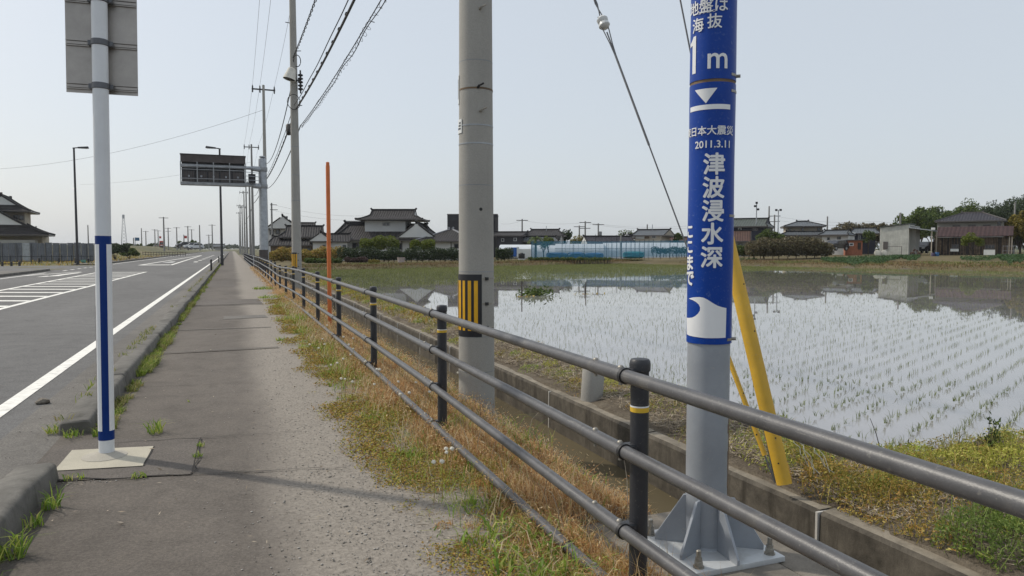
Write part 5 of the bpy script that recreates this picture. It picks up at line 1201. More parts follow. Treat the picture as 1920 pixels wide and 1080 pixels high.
# ------------------------------------------------------------------ houses beyond the paddy
class House:
    def __init__(self, name, label, cat, uc, vb, D, turn=0.0, group=None):
        p = at(uc, vb, D); los = math.atan((uc-960)/FPX); self.uc, self.vb, self.D, self.s, self.k = uc, vb, D, D/FPX, math.cos(los)
        self.root = thing(name, label, cat, p, -YAW-los+turn, group)
    def X(self, u): return (u-self.uc)*self.s*self.k
    def Z(self, v): return (self.vb-v)*self.s
    def box(self, name, u0, u1, v0, v1, y0, y1, mat, parent=None, bevel=0):
        """u0..u1, v0 (top)..v1 (bottom) in picture units, y0..y1 in metres behind the front"""
        return MB().box(self.X(u0), self.X(u1), y0, y1, self.Z(v1), self.Z(v0)).build(name, M[mat], parent or self.root, smooth=False, bevel=bevel)
    def wall(self, u0, u1, v0, y0, y1, mat, base=-.7):
        return MB().box(self.X(u0), self.X(u1), y0, y1, base, self.Z(v0)).build('wall', M[mat], self.root, smooth=False)
    def window(self, u0, u1, v0, v1, y, fr='frame', n=2, parent=None):
        x0, x1, z0, z1 = self.X(u0), self.X(u1), self.Z(v1), self.Z(v0); w = min(.09, (x1-x0)*.12)
        mb = MB(); mb.box(x0,x1,y-.06,y+.02,z0,z0+w); mb.box(x0,x1,y-.06,y+.02,z1-w,z1); mb.box(x0,x0+w,y-.06,y+.02,z0+w,z1-w); mb.box(x1-w,x1,y-.06,y+.02,z0+w,z1-w)
        for k in range(1, n): c = x0+(x1-x0)*k/n; mb.box(c-w*.4,c+w*.4,y-.05,y+.02,z0+w,z1-w)
        f = mb.build('window', M[fr], parent or self.root, smooth=False)
        MB().box(x0+w,x1-w,y-.025,y+.015,z0+w,z1-w).build('pane', M['glass'], f, smooth=False); return f
    def window_side(self, x, y0, y1, v0, v1, fr='frame'):
        z0, z1 = self.Z(v1), self.Z(v0); mb = MB(); mb.box(x-.02,x+.05,y0,y1,z0,z1); f = mb.build('window', M[fr], self.root, smooth=False)
        MB().box(x+.05,x+.07,y0+.08,y1-.08,z0+.08,z1-.08).build('pane', M['glass'], f, smooth=False)
    def roof(self, cx, cy, w, d, z0, h, L, tg=1.0, p=1.2, mat='tile', lift=.0, turn=False, gable=None, ridge='ridge', th=.16):
        """roof over a w by d eave rectangle, ridge of length L along x (along y when turn); tg 1 = hip, 0 = gable, between = hip-and-gable"""
        if turn: d *= self.k
        else: w *= self.k; L *= self.k
        def R(x, y, z): return (cx-y, cy+x, z) if turn else (cx+x, cy+y, z)
        N = 8; rings = []
        for i in range(N+1):
            t = i/N; a = w/2+(L/2-w/2)*(min(t/tg,1) if tg > 0 else 1); b = d/2*(1-t); z = z0+h*t**p
            if tg <= 0: a = w/2
            lf = lift*(1-t)**3
            rings.append([R(-a,-b,z+lf), R(a,-b,z+lf), R(a,b,z+lf), R(-a,b,z+lf)])
        mb = MB(); gb = (MB(), MB())
        for i in range(N):
            for k in range(4):
                q = [rings[i][k], rings[i][(k+1)%4], rings[i+1][(k+1)%4], rings[i+1][k]]
                if k in (1,3) and (tg <= 0 or i/N >= tg-.001): gb[k//2].add(q, [(0,1,2,3)])
                else: mb.add(q, [(0,1,2,3)])
        lo = [(x,y,z-th) for x, y, z in rings[0]]
        for k in range(4): mb.add([rings[0][k], rings[0][(k+1)%4], lo[(k+1)%4], lo[k]], [(3,2,1,0)], 1)
        mb.add(lo, [(0,1,2,3)], 1)
        me = mb.build('roof', [M[mat], M['frame']], self.root, smooth=False)
        for g in gb:
            if g.v: g.build('gable', M[gable or 'plaster'], me, smooth=False)
        r = .16*max(.6, min(1.3, h/2.2)); top0, top1 = rings[N][0], rings[N][1]
        mb = MB(); e = Vector(top1)-Vector(top0); e = e.normalized() if e.length > .05 else Vector((1,0,0)); over = .12
        mb.bar(Vector(top0)-e*over+Vector((0,0,r*.5)), Vector(top1)+e*over+Vector((0,0,r*.5)), r*1.6, r*2.2)
        for tip, sg in ((top0,-1),(top1,1)): mb.bar(Vector(tip)+e*sg*(over-.1)+Vector((0,0,.1)), Vector(tip)+e*sg*(over+.08)+Vector((0,0,r*2.4)), r*2.0, r*2.0)
        for k in range(4):
            pts = [Vector(rings[i][k])+Vector((0,0,r*.4)) for i in range(N+1)]
            mb.tube(pts[:-1] if tg <= 0 else pts, r*.75, 5)
        mb.build('ridge_cap', M[ridge], me, smooth=False); return me
# white farmhouse with the two storey tiled roof
H1 = House('farmhouse', 'white two storey farmhouse with curved dark tiled roofs behind the hedge', 'house', 728, 489, 88, rad(-10))
H1.wall(640,803,452,0,8.5,'plaster'); H1.wall(677,756,413,2.2,7.2,'plaster')
H1.roof(H1.X(716), 4.2, 12.6, 10.2, H1.Z(451), 2.0, 10.0, 1.0, 1.12, 'tile', .1)
H1.roof(H1.X(727), 4.7, 8.5, 7.4, H1.Z(413), 1.45, 5.6, .62, 1.35, 'tile', .22, gable='plaster')
H1.roof(H1.X(784), 3.1, 8.2, 4.6, H1.Z(446), 1.75, 8.2, 0, 1.05, 'tile_y', .05, turn=True, gable='plaster')
H1.window(711,726,415.5,423.5,2.2,'frame_light')
H1.window(660,676,455,466,0,'frame'); H1.window(700,722,455,468,0,'frame'); H1.window(768,778,456,468,0,'frame',1); H1.window(735,755,456,468,0,'frame')
H1.window_side(H1.X(803), 2.5, 4.3, 457, 467)
for u in (753.5, 792): H1.box('downpipe', u, u+1.2, 452, 486, -.12, -.02, 'frame')
H2 = House('farmhouse_wing', 'lower tiled wing with a plain ridge left of the two storey farmhouse', 'house', 665, 489, 92, rad(-6))
H2.wall(634,705,446,0,6,'plaster'); H2.roof(H2.X(668), 3, 6.2, 8.6, H2.Z(446), 2.0, 3.3, 1.0, 1.1, 'tile')
H2.window(650,660,452,464,0)
H3 = House('annex', 'small white annex with a hipped grey tile roof right of the farmhouse', 'house', 832, 489, 86, rad(-14))
H3.wall(786,884,452,0,6,'plaster'); H3.roof(H3.X(835), 3, 7.6, 7.4, H3.Z(452), 1.45, .3, 1.0, 1.05, 'tile', .03, ridge='ridgelight'); H3.window(852,868,457,466,0); H3.box('downpipe', 846, 847.2, 453, 488, -.12, -.02, 'frame')
H3.box('finial', 834, 836.2, 426, 431, 2.9, 3.1, 'ridge')
H4 = House('gatehouse', 'small white gabled outbuilding with brown roof beside the orange pole', 'house', 612, 489, 84, rad(0))
H4.wall(587,617,449,0,4.5,'plaster'); H4.wall(617,652,452,.6,4.5,'plaster')
H4.roof(H4.X(602), 2.2, 5.2, 2.75, H4.Z(452), .95, 5.2, 0, 1.0, 'tilebrown', turn=True, gable='plaster'); H4.roof(H4.X(632), 2.6, 3.2, 4.6, H4.Z(452), .85, 3.2, 0, 1.0, 'tile', gable='plaster')
H4.window(605,611,459,469,0,'frame',1); H4.window(643,650,459,466,.6,'frame',1)
H5 = House('storehouse', 'old grey storehouse with two stepped roofs behind the loudspeaker pole', 'storehouse', 560, 488, 86, rad(-4))
H5.wall(508,600,458,0,6,'wood'); H5.wall(528,608,443,2,7,'greywall')
H5.roof(H5.X(550), 3, 6.3, 6.8, H5.Z(459), 1.0, 5.2, .9, 1.0, 'tile'); H5.roof(H5.X(568), 4.4, 6.2, 6.2, H5.Z(443.5), 1.35, 4.6, .5, 1.05, 'tile', gable='darkwall', ridge='ridge')
H5.window(520,536,464,476,0); H5.window(566,584,464,476,0)
H6 = House('gabled_house', 'white house with steep grey gable and two small upper windows', 'house', 545, 487, 108, rad(-4))
H6.wall(504,580,425,0,7,'plaster')
H6.roof(H6.X(533), 2.2, 8.4, 4.7, H6.Z(429), 1.75, 8.4, 0, .95, 'tile_y', turn=True, gable='plaster'); H6.roof(H6.X(563), 3.6, 4.4, 6.5, H6.Z(428), .9, 4.4, 0, 1, 'tile', gable='plaster')
H6.wall(504,562,424,-1.0,0.2,'plaster')
for u in (528.5,537): H6.window(u,u+3.4,415.5,421.5,-1.08,'frame',1)
H6.window(508,516,432,441,-1.08,'frame',1); H6.window(519,527,431,440,-1.08,'frame',1)
H7 = House('black_building', 'tall plain black building behind the striped pole', 'building', 886, 488, 104, rad(-3))
H7.wall(839,933,403,0,7,'darkwall'); MB().box(H7.X(838.5),H7.X(933.5),-.05,7.05,H7.Z(403),H7.Z(401.5)).build('parapet', M['frame'], H7.root, smooth=False)
H7.window(905,915,428,440,0); H7.box('downpipe', 929.5, 931, 408, 486, -.15, -.02, 'frame')
H8 = House('dark_house', 'low charcoal house with a shallow roof beside the black building', 'house', 957, 487, 98, rad(-8))
H8.wall(931,979,441,0,6,'darkwall'); H8.roof(H8.X(953), 3, 4.4, 7, H8.Z(441), .45, 4.4, 0, 1, 'tile', gable='darkwall'); H8.window(940,945,447,453,0,'frame_light',1); H8.window(963,969,446,452,0,'frame_light',1)
H9 = House('net_side_house', 'beige house with dark tiled roof behind the palm tree', 'house', 1018, 486, 100, rad(-6))
H9.wall(988,1022,441,0,6,'beige'); H9.wall(1020,1052,441,-.3,6,'plaster'); H9.roof(H9.X(1018), 3, 6.0, 7.6, H9.Z(441.5), .85, 3.9, .8, 1.05, 'tile', gable='greywall')
H9.window(1046,1051,443,450,-.3,'frame',1); H9.window(994,1010,445,450,0); H9.roof(H9.X(1008), -.8, 6.2, 3.0, H9.Z(452), .55, 5, 1, 1, 'tilegrey'); H9.box('antenna', 1021, 1022, 423, 433, 2, 2.1, 'galv')
H10 = House('long_shed', 'long grey roofed shed with a white gable behind the net', 'shed', 1140, 484, 97, rad(12))
H10.wall(1106,1190,456,0,5,'plaster'); H10.roof(H10.X(1146), 2.4, 6.6, 5.6, H10.Z(457), 1.0, 6.6, 0, 1, 'tilepurple', gable='whitesheet')
H11 = House('pale_house', 'pale two storey house with a plain grey roof above the net', 'house', 1216, 484, 102, rad(-14))
H11.wall(1190,1240,440,0,5.5,'beige'); H11.roof(H11.X(1217), 2.7, 4.7, 6.8, H11.Z(441), .8, 4.7, 0, 1, 'tilegrey', gable='beige'); H11.box('upper_wall', 1191, 1208, 441.5, 447.5, -.08, 0, 'plaster'); H11.box('shutter', 1208, 1217, 442, 447.5, -.1, 0, 'wood')
H11.box('antenna', 1213.6, 1214.6, 420, 433, 2.6, 2.7, 'galv'); H11.window(1222,1230,442,447,0,'frame_light')
H12 = House('white_gable_house', 'small house with white gable boards left of the pale house', 'house', 1176, 484, 106, rad(0))
H12.wall(1167,1188,448,0,4,'greywall'); H12.roof(H12.X(1175), 1.8, 4.4, 1.7, H12.Z(448), .62, 4.4, 0, 1, 'tile', turn=True, gable='greywall', ridge='letter'); H12.roof(H12.X(1185), 3, 2.4, 4, H12.Z(446), .5, 2.4, 0, 1, 'tile')
H13 = House('brown_roof_shed', 'very long low shed with rusty brown roof above the net', 'shed', 1240, 484, 108, rad(0))
H13.wall(1185,1318,452,0,4,'wooddark'); H13.roof(H13.X(1252), 2, 9.6, 4.6, H13.Z(452.5), .62, 9.6, 0, 1, 'tilebrown', gable='wood')
H14 = House('navy_building', 'navy walled building with a green grey roof right of the blue sign', 'building', 1400, 482, 100, rad(-8))
H14.wall(1340,1437,424,0,7,'navywall'); H14.roof(H14.X(1390), 3.5, 7.3, 8.2, H14.Z(424.5), 1.15, 6.4, .35, 1, 'tilegreen', gable='navywall'); H14.window(1383,1389,427,432,0,'letter',1); H14.window(1410,1420,428,433,0)
H15 = House('old_barn', 'weathered low barn below the navy building', 'barn', 1385, 482, 92, rad(0))
H15.wall(1340,1405,452,0,5,'greywall'); H15.roof(H15.X(1372), 2.4, 4.9, 5.6, H15.Z(452), 1.35, 4.9, 0, 1, 'tilebrown', gable='wooddark'); H15.window(1384,1392,456,470,0,'frame',1)
H16 = House('beige_house', 'beige two storey house with a wide hipped grey roof', 'house', 1507, 478, 104, rad(5))
H16.wall(1473,1541,423,0,6.5,'beige'); H16.roof(H16.X(1507), 3.2, 6.1, 8.0, H16.Z(424), .75, 1.5, 1, 1, 'tilegrey')
for u0, u1, v0, v1 in ((1477.5,1482,428,434.5),(1502,1506,427,433),(1486,1490,432,437),(1531,1537,427.5,434.5)): H16.window(u0,u1,v0,v1,0,'frame',1)
H16.roof(H16.X(1506), -1.0, 7.4, 3.6, H16.Z(441), .45, 5, 1, 1, 'tilegrey'); H16.wall(1473,1541,441,-1.8,0,'plaster')
H17 = House('low_white_house', 'low white house with a pale grey roof right of the beige house', 'house', 1562, 476, 98, rad(-10))
H17.wall(1540,1590,440,0,5,'plaster'); H17.roof(H17.X(1563), 2.4, 4.1, 6, H17.Z(440), .6, 3.4, .4, 1, 'tilegrey', gable='plaster'); H17.window(1569,1576,444,449,0); H17.window(1550,1555,445,450,0,'frame',1)
H18 = House('brick_shed', 'small red brick shed with two dark openings', 'shed', 1601, 469, 92, rad(6))
H18.wall(1586,1617,451,0,3,'brickwall'); H18.box('roof', 1584, 1618, 449.5, 451, -.25, 3.2, 'frame'); H18.window(1592,1600,455.5,461,0,'letter',1); H18.box('door', 1608, 1614, 455, 468, -.06, 0, 'wooddark')
H19 = House('teal_house', 'low dark teal house behind the brick shed', 'house', 1605, 474, 104, rad(0))
H19.wall(1592,1640,437,0,5,'navywall'); H19.roof(H19.X(1620), 2.5, 4.6, 6, H19.Z(437.5), .75, 3.2, .8, 1, 'tilegrey'); H19.box('white_awning', 1591, 1603, 436, 441, -1.2, -.05, 'whitesheet'); H19.window(1608,1613,440,449,0,'frame_light',1)
# pale metal shed with its carport
HS = House('metal_shed', 'pale metal shed with sloping roof and a carport on its right', 'shed', 1680, 478, 88, rad(-9))
s_ = HS.s; poly = [(HS.X(1648),-.6),(HS.X(1703),-.6),(HS.X(1703),HS.Z(421)),(HS.X(1648),HS.Z(427))]
MB().prism(poly, 'y', 0, 4.5).build('wall', M['shedwall'], HS.root, smooth=False)
MB().add([(HS.X(1646.5),-.15,HS.Z(427.2)+.02),(HS.X(1704.5),-.15,HS.Z(420.6)+.02),(HS.X(1704.5),4.7,HS.Z(420.6)+.02),(HS.X(1646.5),4.7,HS.Z(427.2)+.02),(HS.X(1646.5),-.15,HS.Z(427.2)+.12),(HS.X(1704.5),-.15,HS.Z(420.6)+.12),(HS.X(1704.5),4.7,HS.Z(420.6)+.12),(HS.X(1646.5),4.7,HS.Z(427.2)+.12)], [(3,2,1,0),(4,5,6,7),(0,1,5,4),(1,2,6,5),(2,3,7,6),(3,0,4,7)]).build('roof', M['tilegreen'], HS.root, smooth=False)
HS.box('door', 1655, 1664, 453, 467, -.06, 0, 'frame'); MB().box(HS.X(1703)-.0,HS.X(1703)+.6,1.0,4.2,-.3,HS.Z(424)).build('open_bay', M['greywall'], HS.root, smooth=False)
MB().add([(HS.X(1703),-.2,HS.Z(428)),(HS.X(1746),-.2,HS.Z(434)),(HS.X(1746),4.6,HS.Z(434)),(HS.X(1703),4.6,HS.Z(428)),(HS.X(1703),-.2,HS.Z(428)+.12),(HS.X(1746),-.2,HS.Z(434)+.12),(HS.X(1746),4.6,HS.Z(434)+.12),(HS.X(1703),4.6,HS.Z(428)+.12)], [(3,2,1,0),(4,5,6,7),(0,1,5,4),(1,2,6,5),(2,3,7,6),(3,0,4,7)]).build('carport_roof', M['galv'], HS.root, smooth=False)
for u, y in ((1745,-.05),(1745,4.3)): HS.box('carport_post', u-1, u+1, 434, 482, y, y+.14, 'beige')
HS.box('downspout_box', 1744, 1751, 428, 432, -.3, 0, 'whitesheet'); HS.box('rail', 1660, 1695, 462, 462.8, -1.5, -1.4, 'frame')
for u in (1661,1694): HS.box('rail_post', u-.4, u+.4, 462, 480, -1.5, -1.4, 'frame')
# timber barn with a maroon lean-to roof and the hipped roof behind
HB = House('timber_barn', 'long timber slatted barn under a maroon metal roof at the right', 'barn', 1824, 478, 88, rad(-3))
HB.wall(1752,1893,445,.12,5,'wooddark')
rb = random.Random(9)
for k in range(48):
    u = 1752.5+140*k/47; w = rb.uniform(.55,1.0)
    MB().box(HB.X(u)-w*.055,HB.X(u)+w*.055,.02+rb.uniform(0,.05),.11,HB.Z(478)+rb.uniform(-.2,.2),HB.Z(445.2)).build('plank', M['wood' if rb.random() < .75 else 'wooddark'], HB.root, smooth=False)
x0, x1 = HB.X(1750.5), HB.X(1896.5)
MB().add([(x0,-.5,HB.Z(444.3)),(x1,-.5,HB.Z(443.6)),(x1,3.2,HB.Z(425)),(x0,3.2,HB.Z(425)),(x0,-.5,HB.Z(443)),(x1,-.5,HB.Z(442.3)),(x1,3.2,HB.Z(423.5)),(x0,3.2,HB.Z(423.5))], [(3,2,1,0),(4,5,6,7),(0,1,5,4),(1,2,6,5),(2,3,7,6),(3,0,4,7)]).build('roof', M['tilemaroon'], HB.root, smooth=False)
for u0, u1, v0, v1 in ((1783,1797,458,466),(1846,1864,459,467)): HB.window(u0,u1,v0,v1,-.02,'frame',3)
for u0, u1, v0, v1 in ((1781,1797,466.5,471.5),(1844,1865,468,478)): HB.box('white_board', u0, u1, v0, v1, -.1, -.04, 'whitesheet')
for u in (1751.5, 1890, 1895): HB.box('post', u-.8, u+.8, 444, 479, -.4, -.25, 'beige' if u > 1880 else 'wood')
HC = House('hipped_house', 'grey house with broad hipped slate roof behind the timber barn', 'house', 1816, 470, 96, rad(-4))
HC.wall(1754,1878,414,0,7,'greywall'); HC.roof(HC.X(1817), 3.4, 9.5, 8.6, HC.Z(414.3), 1.2, 2.7, 1, 1, 'tilepurple', ridge='frame')
for u in (1784,1813,1841): HC.window(u,u+15,422,425,0,'frame')
HC.window(1867,1874,416,424,0,'frame',1)
# house beyond the road on the far left
HL = House('roadside_house', 'beige house with layered dark tile gables behind the metal fence', 'house', 12, 492, 97, rad(-8))
HL.wall(-90,83,442,0,8,'beige'); HL.wall(-90,48,395,1.2,7,'beige')
HL.roof(HL.X(8), 3.4, 9.6, 8.2, HL.Z(398), 2.15, 7.6, .42, 1.2, 'tile_y', .2, turn=True, gable='plaster')
HL.roof(HL.X(5), 0, 8.0, 14.0, HL.Z(443), 3.3, 6.0, .40, 1.2, 'tile_y', .2, turn=True, gable='plaster')
HL.window(25,36,402,411,1.2,'frame'); HL.window(36.5,46,403,412,1.2,'frame',1); HL.box('gutter', 80, 98, 443.5, 445, -2, -1.9, 'ridgelight'); HL.box('lean_to_roof', 4, 76, 450.5, 457, -4.2, -1.0, 'greywall')
# corrugated sheet fence, its panels one by one
SF = House('sheet_metal_fence', 'grey corrugated metal fence in uneven panels across the road', 'fence', 100, 492, 84, rad(0))
rb = random.Random(2); u = -70
while u < 203:
    w = rb.choice([11.5,12.5,13.5,14]); y = rb.uniform(0,.08)
    pn_ = MB().box(SF.X(u),SF.X(u+w-.5),y,y+.05,-.15,SF.Z(455.5)+rb.uniform(-.06,.06)).build('panel', M['sheetgrey'] if rb.random() < .82 else M['galv'], SF.root, smooth=False); u += w
u = -70
while u < 205: SF.box('post', u, u+.9, 456.5, 494, -.08, -.01, 'darksteel'); u += 26
# low dark guard rail in front of it
GF = House('guard_rail', 'thin dark guard rail on the grass in front of the sheet fence', 'railing', 80, 500, 72, rad(0))
for v in (480.5,489): GF.box('rail', -60, 178, v, v+1, 0, .06, 'darksteel')
for k in range(13): GF.box('post', -55+19*k, -53.6+19*k, 478.5, 501, .06, .12, 'darksteel')
bg_ = 0
for u, v, h, D, lab in ((5,513,22,61,'leftmost of three thick dark posts at the side road corner'),(22,511,20,61.5,'middle one of three thick dark posts at the side road corner'),(37,509,18,62,'rightmost of three thick dark posts at the side road corner'),(74,499,15,72,'short dark post in front of the sheet fence, left one'),(111,498,14,72.5,'short dark post in front of the sheet fence, second one'),(142,500,16,71,'short dark post left of the street lamp across the road'),(166,497,12,73,'short dark post right of the mint green box')):
    b = House('bollard', lab, 'bollard', u, v, D, 0, 'dark posts across the road'); r = 2.0*b.s
    MB().lathe([(r,-.1),(r,h*b.s-.06),(r*.9,h*b.s),(r*.3,h*b.s+.02)], (0,0,0), 10).build('body', M['black'], b.root)
CR = House('corner_rail', 'short two bar rail between the dark posts at the side road corner', 'railing', 20, 511, 61.8, 0)
for v in (494,501): CR.box('rail', -20, 40, v, v+1.6, .1, .16, 'darksteel')
HM = House('mint_box', 'mint green crate beside the street lamp across the road', 'crate', 156, 497, 72, 0)
HM.box('crate', 151.5, 161, 489, 497.5, 0, .4, 'mint', bevel=.03)
for v in (491,494): HM.box('slot', 152.5, 160, v, v+1, -.02, 0, 'darksteel')
HM.box('lid', 151, 161.5, 487.6, 489, -.03, .43, 'mint')
# ------------------------------------------------------------------ greenhouse, nets and covers
GH = House('greenhouse', 'long low white plastic greenhouse behind the teal net', 'greenhouse', 1040, 486, 92, rad(-2))
def tunnel(u0, u1, v0, v1, y0, depth, name='tunnel'):
    x0, x1 = GH.X(u0), GH.X(u1); zt, zb_ = GH.Z(v0), -.3; n = 10; poly = [(y0,zb_)]+[(y0+depth/2-depth/2*math.cos(math.pi*k/n), max(zb_, zt*.45)+(zt-zt*.45)*math.sin(math.pi*k/n)) for k in range(n+1)]+[(y0+depth,zb_)]
    MB().prism(poly, 'x', x0, x1).build(name, M['plasticfilm'], GH.root)
tunnel(934,995,458.5,486,0,5); tunnel(995,1060,459.5,486,1.5,5); tunnel(1040,1132,457,486,.5,6); tunnel(1132,1330,454.5,486,3,6)
GH.box('lower_sheet', 934, 995, 467, 484, -.3, -.05, 'whitesheet'); GH.box('blue_door', 958, 969, 464, 481, -.5, -.32, 'bluepanel'); GH.box('door_frame', 969.3, 973.5, 463, 483, -.55, -.3, 'whitesheet')
for u in np.arange(1060,1320,8): GH.box('hoop', float(u), float(u)+.5, 456.5, 484, .3, .36, 'galv')
GH.box('eave_bar', 1040, 1320, 466, 466.8, .2, .28, 'frame')
NF = House('net_fence', 'tall teal netting on thin posts in front of the greenhouse', 'net fence', 1145, 484, 82, 0)
mb = MB(); mb.add([(NF.X(994),0,.0),(NF.X(1310),0,.25),(NF.X(1310),0,NF.Z(450.5)),(NF.X(1140),0,NF.Z(453)),(NF.X(1060),0,NF.Z(452)),(NF.X(994),0,NF.Z(452.5))], [(0,1,2,3,4,5)]); mb.build('netting', M['net'], NF.root, smooth=False)
rb = random.Random(8)
for u in (994,1004,1053,1074,1095,1116.5,1137.5,1147,1156,1165.5,1174,1183,1190.5,1199,1208,1216,1224,1238,1255,1268,1285,1300):
    t = 450 if u not in (1116.5,1156,1053) else 440; NF.box('post', u-.45, u+.45, t+rb.uniform(-1,1), 486, .02, .08, 'darksteel')
for a, b, v in ((994,1310,452.8),(994,1140,466.5)): NF.box('wire', a, b, v, v+.4, .03, .05, 'darksteel')
for i, (u0, u1, v0, v1, m, lab) in enumerate(((1025,1064,472.5,483,'tarp','low heap under blue sheeting behind the net, leftmost'),(1064,1096,472,484,'tarp','square stack under blue sheeting behind the middle of the net'),(1096,1132,473,484,'tarp','rounded heap under blue sheeting behind the net, right of the square stack'),(1168,1208,470.5,483.5,'teal','teal covered heap behind the right half of the net'))):
    t_ = House('covered_heap', lab, 'covered heap', (u0+u1)/2, v1+1, 84.5, 0, 'covered heaps behind the net'); bm = bmesh.new(); bmesh.ops.create_icosphere(bm, subdivisions=3, radius=1)
    w, h = (u1-u0)*t_.s/2, (v1-v0)*t_.s
    for v in bm.verts:
        c = v.co.copy(); k = .45; c = Vector([math.copysign(abs(q)**k, q) for q in c]); c += c*.10*float(n2(c.x*4+i*5, c.y*4+c.z*3)); v.co = Vector((c.x*w, c.y*1.0+.9, (c.z+1)/2*h))
    me = bpy.data.meshes.new('cover'); bm.to_mesh(me); bm.free(); me.materials.append(M[m]); o = bpy.data.objects.new('cover', me); COL.objects.link(o); o.parent = t_.root
BK = House('black_tank', 'round black tank at the left end of the greenhouse', 'tank', 978, 485, 86, 0); MB().cyl((0,0,0),(0,0,.62),.4,.4,14).build('body', M['black'], BK.root, bevel=.05); MB().cyl((0,0,.62),(0,0,.7),.2,.15,12).build('lid', M['black'], BK.root); MB().box(-.45,.45,-.45,.45,-.15,0).build('stand', M['whitesheet'], BK.root)
# garden things by the far bank
TB = House('faded_tub', 'faded pink tub standing at the foot of the hedge', 'tub', 752, 493.5, 70, 0); MB().lathe([(.30,0),(.36,.5),(.385,.52),(.385,.56),(.33,.56),(.29,.1),(.02,.08)], (0,0,0), 20).build('body', M['pink'], TB.root)
HA = House('hay_roll', 'left one of two pale straw bundles in front of the metal shed', 'straw bundle', 1645, 478, 80, 0, 'straw bundles'); HA2 = House('hay_roll', 'right one of two pale straw bundles in front of the metal shed', 'straw bundle', 1657.5, 478, 80, 0, 'straw bundles')
for h in (HA, HA2):
    MB().cyl((0,-.4,.2),(0,.5,.2),.34,.34,14).build('bundle', M['bag'], h.root, bevel=.06); MB().cyl((0,-.15,.2),(0,-.11,.2),.35,n=14).build('twine', M['wood'], h.root); MB().cyl((0,.2,.2),(0,.24,.2),.35,n=14).build('twine', M['wood'], h.root)
for nm, lab, u, v, w, h, m in (('water_drum','blue drum standing by the carport post',1757,480,3.6,7,'binblue'),('garden_bin','purple bin standing by the carport post',1749.5,480.5,3.2,6.5,'purple')):
    b = House(nm, lab, 'drum' if nm == 'water_drum' else 'bin', u, v, 82, 0); MB().lathe([(w*b.s*.92,-.05),(w*b.s,.1),(w*b.s,h*b.s-.05),(w*b.s*.9,h*b.s)], (0,0,0), 14).build('body', M[m], b.root); MB().lathe([(w*b.s*1.04,h*b.s*.5-.02),(w*b.s*1.04,h*b.s*.5+.02)], (0,0,0), 14).build('rim', M[m], b.root)
FP = House('firewood_pile', 'pile of reddish firewood beside the open side of the metal shed', 'firewood', 1716, 478, 85, 0); rb = random.Random(6)
for k in range(30): 
    x, z = rb.uniform(-.5,.5), 0; z = rb.uniform(0, max(.1,.75-abs(x)*1.0)); MB().cyl((x,-.4,z),(x+rb.uniform(-.15,.15),.4,z+rb.uniform(-.1,.1)),.07,n=6).build('log', M['tilebrown'] if k%3 else M['wood'], FP.root)
SC = House('drying_rack', 'thin grey pipe rack standing at the right end of the barn', 'rack', 1893, 479, 82, 0)
for u in (1880,1888,1900,1905): SC.box('upright', u-.3, u+.3, 460, 479, 0, .04, 'galv')
for v in (461,470,476): SC.box('bar', 1880, 1905, v, v+.6, .04, .08, 'galv')
def car(name, label, u, v, D, length, height, mat, facing=0.0):
    c = House(name, label, 'car', u, v, D, facing); L, Hh, Wd = length, height, 1.6
    prof = [(-L/2,.28),(-L/2,.75),(-L*.44,.92),(-L*.25,Hh*.66),(-L*.12,Hh*.97),(L*.32,Hh),(L*.45,Hh*.68),(L/2,.8),(L/2,.28)]
    bm_ = MB().prism(prof, 'y', -Wd/2, Wd/2).build('body', M[mat], c.root, bevel=.06); 
    for y in (-Wd/2-.012, Wd/2+.002): MB().prism([(-L*.23,Hh*.66),(-L*.11,Hh*.93),(L*.3,Hh*.95),(L*.41,Hh*.68)], 'y', y, y+.01).build('side_glass', M['glass'], c.root, smooth=False)
    MB().add([(-L*.24-.02,-.68,Hh*.69),(-L*.24-.02,.68,Hh*.69),(-L*.13-.02,.6,Hh*.95),(-L*.13-.02,-.6,Hh*.95)], [(0,1,2,3)]).build('windscreen', M['glass'], c.root, smooth=False)
    for x in (-L*.32, L*.31):
        for y in (-Wd/2-.01, Wd/2-.17): 
            w = MB().cyl((x,y,.3),(x,y+.18,.3),.3,n=16).build('wheel', M['tyre'], c.root); MB().cyl((x,y-.01,.3),(x,y+.19,.3),.17,n=12).build('rim', M['galv'], w)
    for y in (-.55,.55): MB().box(-L/2-.02,-L/2+.03,y-.17,y+.17,.62,.76).build('headlight', M['letter'], c.root)
    MB().box(-L/2-.03,-L/2+.02,-.6,.6,.34,.5).build('bumper', M['black'], c.root); return c
car('parked_car', 'black car parked under the carport of the metal shed', 1733, 475, 92, 3.4, 1.5, 'carblack', rad(68)); car('parked_car', 'white fronted dark car parked beside the brown thicket', 1567, 470, 92, 3.3, 1.35, 'carblack', rad(55))
